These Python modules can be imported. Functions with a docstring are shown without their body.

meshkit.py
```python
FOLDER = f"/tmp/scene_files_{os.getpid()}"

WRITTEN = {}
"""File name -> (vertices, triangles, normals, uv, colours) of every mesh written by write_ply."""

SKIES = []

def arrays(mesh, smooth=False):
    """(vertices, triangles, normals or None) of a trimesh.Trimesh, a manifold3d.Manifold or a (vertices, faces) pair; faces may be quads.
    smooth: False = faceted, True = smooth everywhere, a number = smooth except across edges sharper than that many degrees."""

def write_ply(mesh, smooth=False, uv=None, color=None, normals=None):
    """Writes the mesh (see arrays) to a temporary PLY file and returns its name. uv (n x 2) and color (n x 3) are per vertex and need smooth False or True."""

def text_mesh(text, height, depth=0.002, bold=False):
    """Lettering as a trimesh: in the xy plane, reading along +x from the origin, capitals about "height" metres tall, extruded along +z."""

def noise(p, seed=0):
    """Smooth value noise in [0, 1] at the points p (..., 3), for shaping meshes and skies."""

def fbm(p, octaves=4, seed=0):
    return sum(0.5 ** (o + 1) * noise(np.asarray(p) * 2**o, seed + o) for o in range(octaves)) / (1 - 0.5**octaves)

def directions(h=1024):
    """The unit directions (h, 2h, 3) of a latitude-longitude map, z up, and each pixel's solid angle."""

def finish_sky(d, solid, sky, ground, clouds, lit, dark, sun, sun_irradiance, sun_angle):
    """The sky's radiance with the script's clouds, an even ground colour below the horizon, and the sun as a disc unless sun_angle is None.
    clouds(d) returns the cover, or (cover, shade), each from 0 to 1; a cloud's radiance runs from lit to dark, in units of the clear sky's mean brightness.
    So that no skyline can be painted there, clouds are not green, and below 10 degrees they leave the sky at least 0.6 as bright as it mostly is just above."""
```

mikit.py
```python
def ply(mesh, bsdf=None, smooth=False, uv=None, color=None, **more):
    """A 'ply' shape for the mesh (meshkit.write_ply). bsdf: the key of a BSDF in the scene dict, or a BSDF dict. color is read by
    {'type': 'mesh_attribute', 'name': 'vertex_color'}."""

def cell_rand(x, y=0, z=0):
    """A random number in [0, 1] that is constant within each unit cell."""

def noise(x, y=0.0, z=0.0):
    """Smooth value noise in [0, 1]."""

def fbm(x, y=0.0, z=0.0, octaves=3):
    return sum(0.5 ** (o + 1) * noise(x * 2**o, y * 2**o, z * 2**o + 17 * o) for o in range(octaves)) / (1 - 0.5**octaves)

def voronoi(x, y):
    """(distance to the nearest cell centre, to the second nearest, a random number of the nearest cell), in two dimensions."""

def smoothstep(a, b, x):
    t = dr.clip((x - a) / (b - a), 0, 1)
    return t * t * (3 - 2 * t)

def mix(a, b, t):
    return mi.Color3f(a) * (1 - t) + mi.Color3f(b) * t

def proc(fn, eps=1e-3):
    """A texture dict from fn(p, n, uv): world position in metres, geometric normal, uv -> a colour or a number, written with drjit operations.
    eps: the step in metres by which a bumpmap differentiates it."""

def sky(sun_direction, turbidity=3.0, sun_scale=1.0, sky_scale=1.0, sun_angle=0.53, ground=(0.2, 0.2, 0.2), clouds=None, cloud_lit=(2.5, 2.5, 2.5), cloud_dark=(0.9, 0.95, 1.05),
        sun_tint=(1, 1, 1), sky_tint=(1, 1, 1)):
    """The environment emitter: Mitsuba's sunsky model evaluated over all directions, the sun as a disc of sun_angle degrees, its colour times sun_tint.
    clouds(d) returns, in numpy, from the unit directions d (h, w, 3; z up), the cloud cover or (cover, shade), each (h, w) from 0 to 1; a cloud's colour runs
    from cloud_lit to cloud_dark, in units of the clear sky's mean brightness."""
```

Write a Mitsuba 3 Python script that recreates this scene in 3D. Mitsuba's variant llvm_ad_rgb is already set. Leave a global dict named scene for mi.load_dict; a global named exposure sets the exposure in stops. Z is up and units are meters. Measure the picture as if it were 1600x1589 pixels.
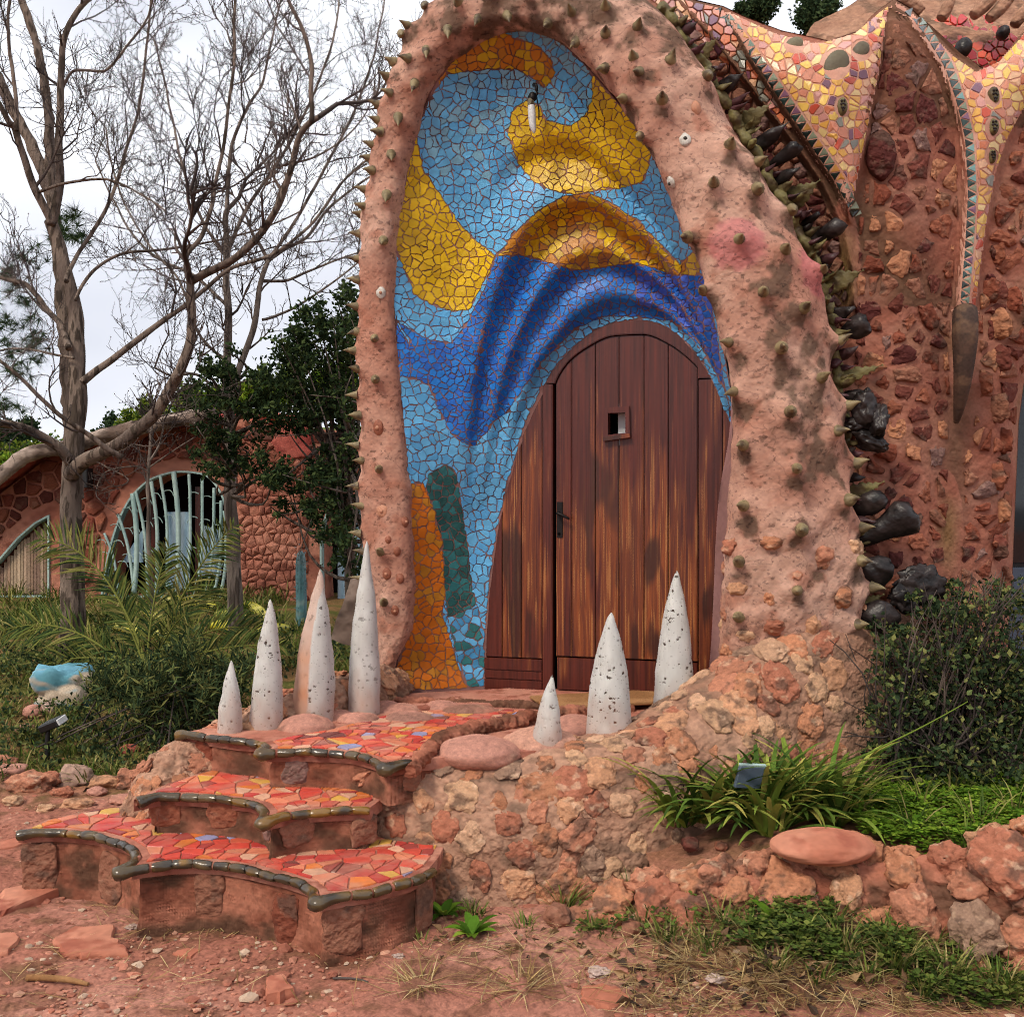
import math
import numpy as np, trimesh, shapely
import mitsuba as mi, drjit as dr, mikit, meshkit
from meshkit import fbm, noise
from scipy.spatial import Voronoi, cKDTree, ConvexHull
from scipy.interpolate import LinearNDInterpolator, PchipInterpolator
from shapely.geometry import Polygon, LineString, Point, MultiPolygon, box

T = mi.ScalarTransform4f
scene, labels = {}, {}
CAMZ, FPX, CU, CV = 1.65, 1600.0, 800.0, 794.5      # eye height; the lens in units of the photograph's pixels
scene['camera'] = {'type': 'perspective', 'fov': 2 * math.degrees(math.atan(CU / FPX)), 'fov_axis': 'x', 'near_clip': 0.05, 'far_clip': 2000.0,
                   'to_world': T().look_at(origin=[0, 0, CAMZ], target=[0, 10, CAMZ], up=[0, 0, 1])}
def overcast(d):
    n = fbm(d * np.array([3.0, 3.0, 6.0]) + 4.0, 4, 3)
    return np.ones(d.shape[:2]), np.clip((n - 0.36) * 1.9, 0, 0.75)
scene['sky'] = mikit.sky([-0.45, -0.62, 0.72], turbidity=3, sun_scale=0.28, sun_angle=14, sun_tint=(0.90, 0.98, 1.12), clouds=overcast, cloud_lit=(1.62, 1.66, 1.76), cloud_dark=(0.95, 1.0, 1.16))
exposure = 2.95

# ------------------------------------------------------------------ helpers
def W(u, v, Y):
    u, v, Y = np.broadcast_arrays(np.asarray(u, float), np.asarray(v, float), np.asarray(Y, float))
    return np.stack([(u - CU) * Y / FPX, Y, CAMZ - (v - CV) * Y / FPX], -1)
def G(u, v, z):                                     # the point at height z that is seen at (u, v)
    return W(u, v, FPX * (CAMZ - z) / (np.asarray(v, float) - CV))
def px(p):
    p = np.asarray(p, float)
    return np.stack([CU + p[..., 0] * FPX / p[..., 1], CV - (p[..., 2] - CAMZ) * FPX / p[..., 1]], -1)
def C(r, g, b):
    x = np.array([r, g, b]) / 255.0
    return tuple(np.where(x < 0.04045, x / 12.92, ((x + 0.055) / 1.055) ** 2.4).__mul__(0.74).tolist())
_used = {}
def numbered(name):
    n = _used.get(name, -1) + 1
    _used[name] = n
    return name if n == 0 else f'{name}_{n:03d}'
def put(key, mesh, bsdf, smooth=False, uv=None, color=None, label=None, **more):
    k = numbered(key)
    if uv is not None and np.ndim(uv) == 1:
        uv = np.tile(np.asarray(uv, float), (len(mesh.vertices if hasattr(mesh, 'vertices') else mesh[0]), 1))
    scene[k] = mikit.ply(mesh, bsdf, smooth=smooth, uv=uv, color=color, **more)
    if label: labels[k] = {'label': label}
    return k
def thing(name, label, cat, group=None):
    k = numbered(name)
    labels[k] = {'label': label, 'category': cat, **({'group': group} if group else {})}
    return k
def tag(k, label, cat, group=None):
    labels[k] = {'label': label, 'category': cat, **({'group': group} if group else {})}
def struct(k, label): labels[k] = {'label': label, 'kind': 'structure'}
def stuff(k, label=None, cat=None):
    labels[k] = {'kind': 'stuff', **({'label': label} if label else {}), **({'category': cat} if cat else {})}
def cat(ms):
    vs, fs, o = [], [], 0
    for m in ms:
        v, f = (m.vertices, m.faces) if hasattr(m, 'vertices') else m
        f = np.asarray(f)
        if f.shape[1] == 4: f = np.vstack([f[:, [0, 1, 2]], f[:, [0, 2, 3]]])
        vs.append(np.asarray(v)); fs.append(f + o); o += len(v)
    return np.vstack(vs), np.vstack(fs)
def grid_faces(n, m, closed=False):
    i, j = np.meshgrid(np.arange(n - 1), np.arange(m if closed else m - 1), indexing='ij')
    j2 = (j + 1) % m
    return np.stack([i * m + j, i * m + j2, (i + 1) * m + j2, (i + 1) * m + j], -1).reshape(-1, 4)
def unit(v): return v / (np.linalg.norm(v, axis=-1, keepdims=True) + 1e-12)
def vnormals(v, f):
    f = np.asarray(f)
    if f.shape[1] == 4: f = np.vstack([f[:, [0, 1, 2]], f[:, [0, 2, 3]]])
    n = np.zeros_like(v); c = np.cross(v[f[:, 1]] - v[f[:, 0]], v[f[:, 2]] - v[f[:, 0]])
    for k in range(3): np.add.at(n, f[:, k], c)
    return unit(n)
def tubes(P, R, sides=4, cap=False):                # P (N, m, 3), R (N, m)
    P, R = np.asarray(P, float), np.asarray(R, float)
    N, m = P.shape[:2]
    t = unit(np.gradient(P, axis=1))
    mean = unit(P[:, -1] - P[:, 0])
    ref = np.where(np.abs(mean[:, 2:]) < 0.8, [0, 0, 1.0], [1.0, 0.13, 0])
    a = unit(np.cross(t, ref[:, None])); b = np.cross(t, a)
    ang = np.arange(sides) * 2 * np.pi / sides
    v = P[:, :, None] + R[:, :, None, None] * (np.cos(ang)[:, None] * a[:, :, None] + np.sin(ang)[:, None] * b[:, :, None])
    q = grid_faces(m, sides, True)
    f = (q[None] + (np.arange(N) * m * sides)[:, None, None]).reshape(-1, 4)
    f = np.vstack([f[:, [0, 1, 2]], f[:, [0, 2, 3]]])
    v = v.reshape(-1, 3)
    if cap:
        base = np.arange(N) * m * sides
        fan = np.array([[0, k + 1, k] for k in range(1, sides - 1)])
        f = np.vstack([f, (fan[None] + base[:, None, None]).reshape(-1, 3), (fan[None, :, ::-1] + (base + (m - 1) * sides)[:, None, None]).reshape(-1, 3)])
    return v, f
def tube1(pts, r, sides=8, n=None, cap=True):
    pts = np.asarray(pts, float); r = np.broadcast_to(r, (len(pts),)).astype(float)
    if n and len(pts) > 2:
        k = np.arange(len(pts)); x = np.linspace(0, len(pts) - 1, n)
        pts = np.stack([PchipInterpolator(k, pts[:, i])(x) for i in range(3)], -1); r = PchipInterpolator(k, r)(x)
    return tubes(pts[None], r[None], sides, cap)
def resample(pts, n):
    pts = np.asarray(pts, float)
    k = np.arange(len(pts)); x = np.linspace(0, len(pts) - 1, n)
    return np.stack([PchipInterpolator(k, pts[:, i])(x) for i in range(pts.shape[1])], -1)
def arclen(pts, n):
    pts = np.asarray(pts, float)
    d = np.r_[0, np.cumsum(np.linalg.norm(np.diff(pts, axis=0), axis=1))]
    x = np.linspace(0, d[-1], n)
    return np.stack([np.interp(x, d, pts[:, i]) for i in range(pts.shape[1])], -1)
def frame(d, up=(0, 0, 1.0)):
    d = unit(np.asarray(d, float)); a = np.cross(d, up)
    if np.linalg.norm(a) < 1e-3: a = np.cross(d, [1.0, 0, 0])
    a = unit(a); return a, np.cross(a, d), d
def rbox(sx, sy, sz, r=0.004):                       # box with chamfered edges, centred
    pts = []
    for a in (-1, 1):
        for b in (-1, 1):
            for c in (-1, 1):
                x, y, z = a * sx / 2, b * sy / 2, c * sz / 2
                pts += [(x - a * r, y, z - c * r), (x, y - b * r, z - c * r), (x - a * r, y - b * r, z)]
    m = trimesh.convex.convex_hull(np.array(pts))
    return np.array(m.vertices), np.array(m.faces)
def place(m, o, x, y, z):                            # local axes to world
    v, f = m
    return np.asarray(o) + v[:, :1] * np.asarray(x) + v[:, 1:2] * np.asarray(y) + v[:, 2:] * np.asarray(z), f
ICO = {k: (lambda s: (np.array(s.vertices), np.array(s.faces)))(trimesh.creation.icosphere(subdivisions=k)) for k in (0, 1, 2, 3, 4)}
def lump(c, x, y, z, seed, sub=2, rough=0.3, freq=1.6, boxy=0.0, crag=0.0):   # a stone: noisy, faceted ball on the axes x, y, z (scaled)
    d, f = ICO[sub]
    if boxy:
        q = d / np.max(np.abs(d), axis=1, keepdims=True); d2 = d * (1 - boxy) + q * boxy * 0.85
    else: d2 = d
    r = 1 + rough * ((fbm(d * freq + seed * 7.31, 3, seed) - 0.5) * 2.0)
    r += rough * 0.5 * (fbm(d * freq * 3.1 + seed * 3.7, 2, seed + 5) - 0.5)
    if crag: r -= crag * (np.abs(fbm(d * 3.3 + seed * 1.3, 3, seed + 2) - 0.5) * 1.6 + np.abs(fbm(d * 9.5 + seed, 3, seed + 3) - 0.5) * 0.7 - 0.18)
    v = d2 * r[:, None]
    return np.asarray(c) + v[:, :1] * np.asarray(x) + v[:, 1:2] * np.asarray(y) + v[:, 2:] * np.asarray(z), f
class Plane:                                         # an upright plane through p0; s runs along it to the right, n points at the viewer's side
    def __init__(self, p0, yaw):
        a = math.radians(yaw); self.p0 = np.asarray(p0, float)
        self.e = np.array([math.cos(a), -math.sin(a), 0]); self.n = np.array([-math.sin(a), -math.cos(a), 0]); self.z = np.array([0, 0, 1.0])
    def Y(self, u):
        k = (np.asarray(u, float) - CU) / FPX        # x = kY; (p - p0).n = 0
        return (self.p0 @ self.n) / (k * self.n[0] + self.n[1])
    def at(self, u, v): return W(u, v, self.Y(u))
    def st(self, u, v):
        p = self.at(u, v) - self.p0
        return np.stack([p @ self.e, p[..., 2] + self.p0[2]], -1)
    def world(self, s, z, d=0.0):
        s, z, d = np.broadcast_arrays(np.asarray(s, float), np.asarray(z, float), np.asarray(d, float))
        return np.array([self.p0[0], self.p0[1], 0]) + s[..., None] * self.e + z[..., None] * self.z + d[..., None] * self.n
def polys(g):
    if g.is_empty: return []
    return [p for p in getattr(g, 'geoms', [g]) if p.geom_type == 'Polygon' and p.area > 1e-9]
def slab(poly, plane, d0, d1, bevel=0.0):            # polygon in a plane's (s, z), from depth d0 to d1 towards the viewer
    out = []
    for p in polys(poly):
        if bevel:
            q = p.buffer(-bevel)
            if polys(q) and len(polys(q)) == 1 and not p.interiors:
                r0 = np.array(p.exterior.coords)[:-1]
                m0 = trimesh.creation.extrude_polygon(p, d1 - d0 - bevel, engine='earcut')
                qq = polys(q)[0]
                m1 = trimesh.creation.extrude_polygon(qq, bevel, engine='earcut')
                ring = np.array(p.exterior.coords)[:-1]
                h = trimesh.creation.extrude_polygon(p, d1 - d0 - bevel, engine='earcut')
                v = np.array(h.vertices); out.append((plane.world(v[:, 0], v[:, 1], d0 + v[:, 2]), np.array(h.faces)))
                v = np.array(m1.vertices); out.append((plane.world(v[:, 0], v[:, 1], d1 - bevel + v[:, 2]), np.array(m1.faces)))
                continue
        m = trimesh.creation.extrude_polygon(p, d1 - d0, engine='earcut')
        v = np.array(m.vertices); out.append((plane.world(v[:, 0], v[:, 1], d0 + v[:, 2]), np.array(m.faces)))
    return cat(out)
def cells(domain, step, seed, gap, jitter=0.42, aniso=1.0, minarea=0.12, warp=0.0, wfreq=0.0, dens=None):
    """Crazed cells inside a polygon, as rings of points."""
    rng = np.random.default_rng(seed)
    x0, y0, x1, y1 = domain.bounds
    xs, ys = np.arange(x0 - step, x1 + step, step), np.arange(y0 - step, y1 + step, step * aniso)
    gx, gy = np.meshgrid(xs, ys)
    gx = gx + (np.arange(len(ys))[:, None] % 2) * step / 2
    pts = np.stack([gx.ravel(), gy.ravel()], -1) + rng.uniform(-jitter, jitter, (gx.size, 2)) * [step, step * aniso]
    if dens is not None: pts = pts[rng.uniform(size=len(pts)) < dens(pts)]
    shapely.prepare(domain)
    near = domain.buffer(step * 2)
    pts = pts[shapely.contains_xy(near, pts[:, 0], pts[:, 1])]
    vor = Voronoi(np.vstack([pts, [[x0 - 99 * step, y0], [x1 + 99 * step, y0], [x0, y0 - 99 * step], [x0, y1 + 99 * step]]]))
    out = []
    for k in range(len(pts)):
        reg = vor.regions[vor.point_region[k]]
        if -1 in reg or len(reg) < 3: continue
        p = Polygon(vor.vertices[reg])
        if not p.is_valid: continue
        if not domain.contains(p): p = p.intersection(domain)
        p = p.buffer(-gap / 2, join_style='mitre')
        for q in polys(p):
            if q.area < minarea * step * step * aniso: continue
            r = np.array(q.exterior.coords)[:-1]
            if shapely.is_ccw(q.exterior) is False: r = r[::-1]
            if warp:
                L = np.linalg.norm(np.roll(r, -1, 0) - r, axis=1); rr = []
                for a, b, l in zip(r, np.roll(r, -1, 0), L):
                    m = max(1, int(round(l / (step * 0.3))))
                    rr += [a + (b - a) * t / m for t in range(m)]
                r = np.array(rr); q3 = np.c_[r * wfreq, np.zeros(len(r))]
                r = r + warp * (np.stack([noise(q3, 11), noise(q3 + 31.3, 12)], -1) - 0.5) * 2
            out.append(r)
    return out
def tile(r, surf, h, inset=0.10, dome=0.0):          # a piece with its own edge on a surface: surf(points 2D, height) -> 3D
    c = r.mean(0); n = len(r)
    top = c + (r - c) * (1 - inset)
    v = np.vstack([surf(r, -0.004), surf(r, h * 0.6), surf(top, h), surf(c[None], h + dome)])
    i = np.arange(n); j = (i + 1) % n
    f = np.vstack([np.c_[i, j, j + n], np.c_[i, j + n, i + n], np.c_[i + n, j + n, j + 2 * n], np.c_[i + n, j + 2 * n, i + 2 * n], np.c_[i + 2 * n, j + 2 * n, np.full(n, 3 * n)]])
    return v, f
def pieces(key, items, bsdf, smooth=False, most=300, tail='small_pieces'):
    """items: (mesh, uv, size). The largest are entries of their own, the rest one mesh of kind stuff."""
    items = sorted(items, key=lambda t: -t[2])
    for m, uv, _ in items[:most]: put(key, m, bsdf, smooth, uv=np.asarray(uv, float))
    rest = items[most:]
    if rest:
        k = put(key.rpartition('__')[0] + '__' + tail, cat([m for m, _, _ in rest]), bsdf, smooth, uv=np.vstack([np.tile(uv, (len(m[0]), 1)) for m, uv, _ in rest]))
        stuff(k)

# ------------------------------------------------------------------ materials
def wrap(name, base, rough=0.85, spec=0.25, bump=None, bscale=0.002, eps=2e-3, **more):
    b = {'type': 'principled', 'base_color': base, 'roughness': rough, 'specular': spec, **more}
    if bump is not None: b = {'type': 'bumpmap', 'arbitrary': mikit.proc(bump, eps), 'scale': bscale, 'bsdf': b}
    scene[name] = {'type': 'twosided', 'bsdf': b}
    return name
def rgb(c): return {'type': 'rgb', 'value': list(c)}
N3, F3, SS, MX = mikit.noise, mikit.fbm, mikit.smoothstep, mikit.mix
def grainy(cols, f1=3.0, f2=25.0, amp=0.5):
    def fn(p, n, uv):
        a = F3(p.x * f1, p.y * f1, p.z * f1, 3); b = F3(p.x * f2, p.y * f2, p.z * f2, 3)
        c = MX(cols[0], cols[1], SS(0.35, 0.65, a))
        if len(cols) > 2: c = MX(c, cols[2], SS(0.5, 0.7, F3(p.x * f1 * 2.3 + 9, p.y * f1 * 2.3, p.z * f1 * 2.3, 3)))
        return c * (1 - amp / 2 + amp * b)
    return fn
def rough_bump(f): return lambda p, n, uv: F3(p.x * f, p.y * f, p.z * f, 4)
def palette(cols, amp=0.3, f=60.0, span=0.5):
    def fn(p, n, uv):
        i = uv.x * len(cols); c = mi.Color3f(cols[0])
        for k in range(1, len(cols)): c = dr.select(i >= k, mi.Color3f(cols[k]), c)
        return c * (1 - span / 2 + span * uv.y) * (1 - amp / 2 + amp * F3(p.x * f, p.y * f, p.z * f, 2))
    return fn
def pal(name, cols, rough=0.5, spec=0.3, amp=0.3, f=60.0, span=0.5, bump=None, bscale=0.002, **more):
    wrap(name, mikit.proc(palette(cols, amp, f, span)), rough, spec, bump, bscale, **more)
def puv(i, n, rng): return ((i + 0.5) / n, rng.uniform())
# plaster: uv.x = grey staining, uv.y = pink paint / roughness zone
def _plaster(p, n, uv):
    a = F3(p.x * 2.2, p.y * 2.2, p.z * 2.2, 4); b = F3(p.x * 90, p.y * 90, p.z * 90, 2); d = F3(p.x * 9 + 3, p.y * 9, p.z * 9, 4)
    c = MX(C(184, 132, 112), C(206, 164, 144), SS(0.3, 0.7, a))
    c = MX(c, C(174, 114, 92), SS(0.52, 0.72, d) * 0.7)
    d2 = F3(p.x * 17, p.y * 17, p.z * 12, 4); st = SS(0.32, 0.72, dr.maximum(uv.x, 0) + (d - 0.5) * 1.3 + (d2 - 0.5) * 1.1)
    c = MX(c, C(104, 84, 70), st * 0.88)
    c = MX(c, C(196, 108, 114), 0.62 * SS(0.15, 0.6, -uv.x + (F3(p.x * 24, p.y * 24, p.z * 24, 4) - 0.5) * 0.7))
    e = F3(p.x * 28, p.y * 28, p.z * 28, 3)
    pit = F3(p.x * 52, p.y * 52, p.z * 52, 3); crack = dr.abs(F3(p.x * 6 + 2, p.y * 6, p.z * 6, 4) - 0.5)
    return c * (0.60 + 0.40 * b + 0.42 * e) * (1 - 0.45 * SS(0.62, 0.72, pit)) * (0.68 + 0.32 * SS(0.0, 0.012, crack))
wrap('plaster', mikit.proc(_plaster), 0.9, 0.15, lambda p, n, uv: 1.4 * F3(p.x * 22, p.y * 22, p.z * 22, 4) + F3(p.x * 60, p.y * 60, p.z * 60, 3) + 0.6 * F3(p.x * 220, p.y * 220, p.z * 220, 2), 0.007)
wrap('thorn', mikit.proc(grainy([C(150, 134, 98), C(124, 110, 80), C(92, 78, 60)], 12, 60, 0.8)), 0.55, 0.35)
pal('shell_set', [C(205, 200, 190), C(150, 92, 70), C(196, 140, 112), C(60, 56, 50)], 0.6, 0.3, 0.5, 80)
wrap('vault_grout', mikit.proc(grainy([C(142, 104, 98), C(158, 118, 114), C(108, 78, 76)], 2, 40, 0.4)), 0.9, 0.1, rough_bump(60), 0.003)
VT = [C(104, 186, 236), C(92, 176, 232), C(124, 180, 208), C(232, 192, 20), C(208, 168, 20), C(196, 120, 24), C(30, 126, 216), C(36, 108, 204), C(78, 112, 214), C(212, 116, 24), C(198, 132, 36), C(48, 120, 124), C(36, 92, 92), C(72, 150, 200)]
pal('vault_tile', VT, 0.45, 0.35, 0.3, 26, 0.22, rough_bump(26), 0.004)
def _wood(p, n, uv):
    # uv.x = how far the varnish has worn off, uv.y = the plank's own number
    o = uv.y * 37.0
    x = p.x * 0.96 - p.y * 0.27
    g = F3(x * 42 + o, p.z * 1.6 + o, o, 4); g2 = N3(x * 170 + o, p.z * 4.0, o * 3); 
    kn = F3(x * 9 + o * 2, p.z * 2.2, o, 3)
    ring = F3(x * 190 + kn * 14, p.z * 1.1 + o, o, 3)
    wornm = SS(-0.05, 0.38, uv.x + (F3(x * 75 + o, p.z * 2.2, 7.7, 4) - 0.5) * 1.5 + (F3(x * 13 + o, p.z * 2.6, 1.7, 3) - 0.5) * 1.1 - 0.40)
    varn = MX(C(70, 26, 20), C(104, 42, 27), g) * (0.55 + 0.9 * g2)
    raw = MX(C(148, 76, 36), C(94, 42, 24), SS(0.3, 0.7, 0.5 * g + 0.5 * ring)); raw = MX(raw, C(186, 124, 72), SS(0.62, 0.8, g2) * 0.7)
    raw = MX(raw, C(52, 26, 18), SS(0.56, 0.68, kn) * 0.85); raw = MX(raw, C(76, 32, 22), SS(0.52, 0.68, F3(x * 110 + o, p.z * 1.1, 4.4, 3)) * 0.6)
    return MX(varn, raw, wornm)
wrap('door_wood', mikit.proc(_wood), 0.34, 0.45, lambda p, n, uv: F3((p.x * 0.96 - p.y * 0.27) * 120, p.z * 3, 0, 3), 0.0016)
wrap('black_iron', rgb(C(34, 30, 30)), 0.5, 0.4, metallic=0.6)
wrap('black_void', rgb((0.004, 0.004, 0.004)), 0.9, 0.0)
wrap('mat_fibre', mikit.proc(grainy([C(164, 122, 84), C(140, 100, 66)], 6, 120, 0.6)), 0.95, 0.05)
# rocks
RK = [C(202, 150, 116), C(190, 130, 98), C(186, 126, 100), C(200, 158, 128), C(178, 114, 90), C(208, 164, 130), C(160, 128, 108)]
def _rockpal(cols, f1, f2, dk=0.75, lt=0.5):
    def fn(p, n, uv):
        i = uv.x * len(cols); c = mi.Color3f(cols[0])
        for k in range(1, len(cols)): c = dr.select(i >= k, mi.Color3f(cols[k]), c)
        a = F3(p.x * f1, p.y * f1, p.z * f1, 4); b = F3(p.x * f2, p.y * f2, p.z * f2, 3)
        c = c * (0.72 + 0.5 * uv.y)
        c = MX(c, C(96, 76, 66), SS(0.54, 0.70, a) * dk); c = MX(c, C(222, 186, 156), SS(0.60, 0.75, b) * lt)
        return c * (0.45 + 0.6 * F3(p.x * 55, p.y * 55, p.z * 55, 3) + 0.5 * F3(p.x * 150, p.y * 150, p.z * 150, 2))
    return fn
wrap('rough_rock', mikit.proc(_rockpal(RK, 14, 26)), 0.95, 0.1, lambda p, n, uv: F3(p.x * 36, p.y * 36, p.z * 36, 5), 0.030, 2e-3)
wrap('mortar', mikit.proc(grainy([C(168, 126, 104), C(186, 144, 120), C(138, 108, 90)], 5, 60, 0.8)), 0.95, 0.08, rough_bump(46), 0.024, 2e-3)
RS = [C(138, 78, 60), C(120, 68, 58), C(154, 94, 72), C(100, 54, 50), C(150, 102, 82), C(138, 106, 98), C(188, 130, 98)]
wrap('red_stone', mikit.proc(_rockpal(RS, 12, 30, 0.7, 0.12)), 0.92, 0.12, lambda p, n, uv: F3(p.x * 42, p.y * 42, p.z * 42, 5), 0.028, 2e-3)
def _wallmortar(p, n, uv):
    a = F3(p.x * 4, p.y * 4, p.z * 4, 4); b = F3(p.x * 70, p.y * 70, p.z * 70, 2)
    c = MX(C(158, 100, 82), C(176, 122, 104), SS(0.35, 0.65, a))
    c = MX(c, C(96, 72, 54), dr.clip(uv.x + (a - 0.5) * 0.8, 0, 1) * 0.9)      # lichen-grey zone
    c = MX(c, C(112, 100, 44), dr.clip(-uv.x + (a - 0.5) * 0.9, 0, 1) * 0.9)    # ochre lichen
    return c * (0.72 + 0.5 * b)
wrap('wall_mortar', mikit.proc(_wallmortar), 0.93, 0.1, rough_bump(55), 0.008, 3e-3)
PT = [C(236, 196, 96), C(232, 176, 84), C(226, 178, 140), C(214, 140, 112), C(196, 82, 58), C(210, 150, 140), C(120, 76, 96), C(140, 140, 128), C(236, 206, 140), C(206, 120, 82)]
pal('wall_tile', PT, 0.35, 0.45, 0.2, 50, 0.3)
pal('border_tile', [C(34, 44, 40), C(48, 70, 66), C(110, 132, 116), C(140, 150, 126), C(86, 40, 60), C(132, 92, 116), C(126, 170, 168), C(212, 156, 84)], 0.3, 0.5, 0.2, 50, 0.3)
pal('red_tile', [C(196, 40, 30), C(206, 62, 38), C(214, 82, 42), C(176, 34, 40), C(222, 104, 40), C(150, 30, 34)], 0.35, 0.45, 0.2, 50, 0.3)
wrap('tile_grout', mikit.proc(grainy([C(214, 166, 146), C(200, 146, 126)], 4, 60, 0.3)), 0.9, 0.1)
wrap('pebble_grey', mikit.proc(grainy([C(128, 122, 98), C(108, 100, 82)], 7, 90, 0.3)), 0.6, 0.3, rough_bump(60), 0.002)
wrap('drip_stone', mikit.proc(grainy([C(90, 66, 54), C(72, 54, 46), C(110, 84, 66)], 8, 80, 0.8)), 0.7, 0.3, lambda p, n, uv: mikit.voronoi(p.x * 130, p.z * 130)[0], 0.004)
wrap('clay_black', mikit.proc(grainy([C(34, 28, 28), C(52, 44, 43), C(24, 20, 20)], 9, 60, 0.8)), 0.42, 0.32, rough_bump(45), 0.004)
wrap('clay_olive', mikit.proc(grainy([C(126, 118, 74), C(108, 98, 62), C(88, 74, 50)], 9, 60, 0.5)), 0.6, 0.3, rough_bump(60), 0.006)
wrap('clay_purple', mikit.proc(grainy([C(76, 48, 52), C(98, 60, 66), C(58, 42, 44)], 9, 60, 0.5)), 0.5, 0.4, rough_bump(50), 0.005)
# fangs
def _fang(p, n, uv):
    c = MX(C(214, 213, 209), C(194, 192, 186), F3(p.x * 8, p.y * 8, p.z * 8, 3))
    c = MX(c, C(206, 136, 92), dr.clip(uv.x, 0, 1) * (0.5 + 0.5 * F3(p.x * 12, p.y * 12, p.z * 12, 3)))
    pit = F3(p.x * 48 + 5, p.y * 48, p.z * 56, 4); z2 = F3(p.x * 7 + 2, p.y * 7, p.z * 7, 2)
    fine = F3(p.x * 110, p.y * 110, p.z * 150, 2)
    m = SS(0.69, 0.73, pit + (z2 - 0.5) * 0.22) * uv.y * (1 - uv.x)
    c = MX(c, C(74, 62, 54), m); c = MX(c, C(110, 100, 92), SS(0.72, 0.80, fine) * 0.7 * uv.y * (1 - uv.x))
    dirt = SS(0.85, 0.58, p.z + 0.25 * (F3(p.x * 20, p.y * 20, p.z * 9, 3) - 0.5)); c = MX(c, C(184, 130, 104), dirt * 0.55)
    return c * (0.86 + 0.28 * F3(p.x * 30, p.y * 30, p.z * 12, 3))
wrap('fang_stone', mikit.proc(_fang), 0.55, 0.35, lambda p, n, uv: -SS(0.66, 0.74, F3(p.x * 48 + 5, p.y * 48, p.z * 56, 4)) + 0.2 * F3(p.x * 90, p.y * 90, p.z * 90, 2), 0.004)
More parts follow.
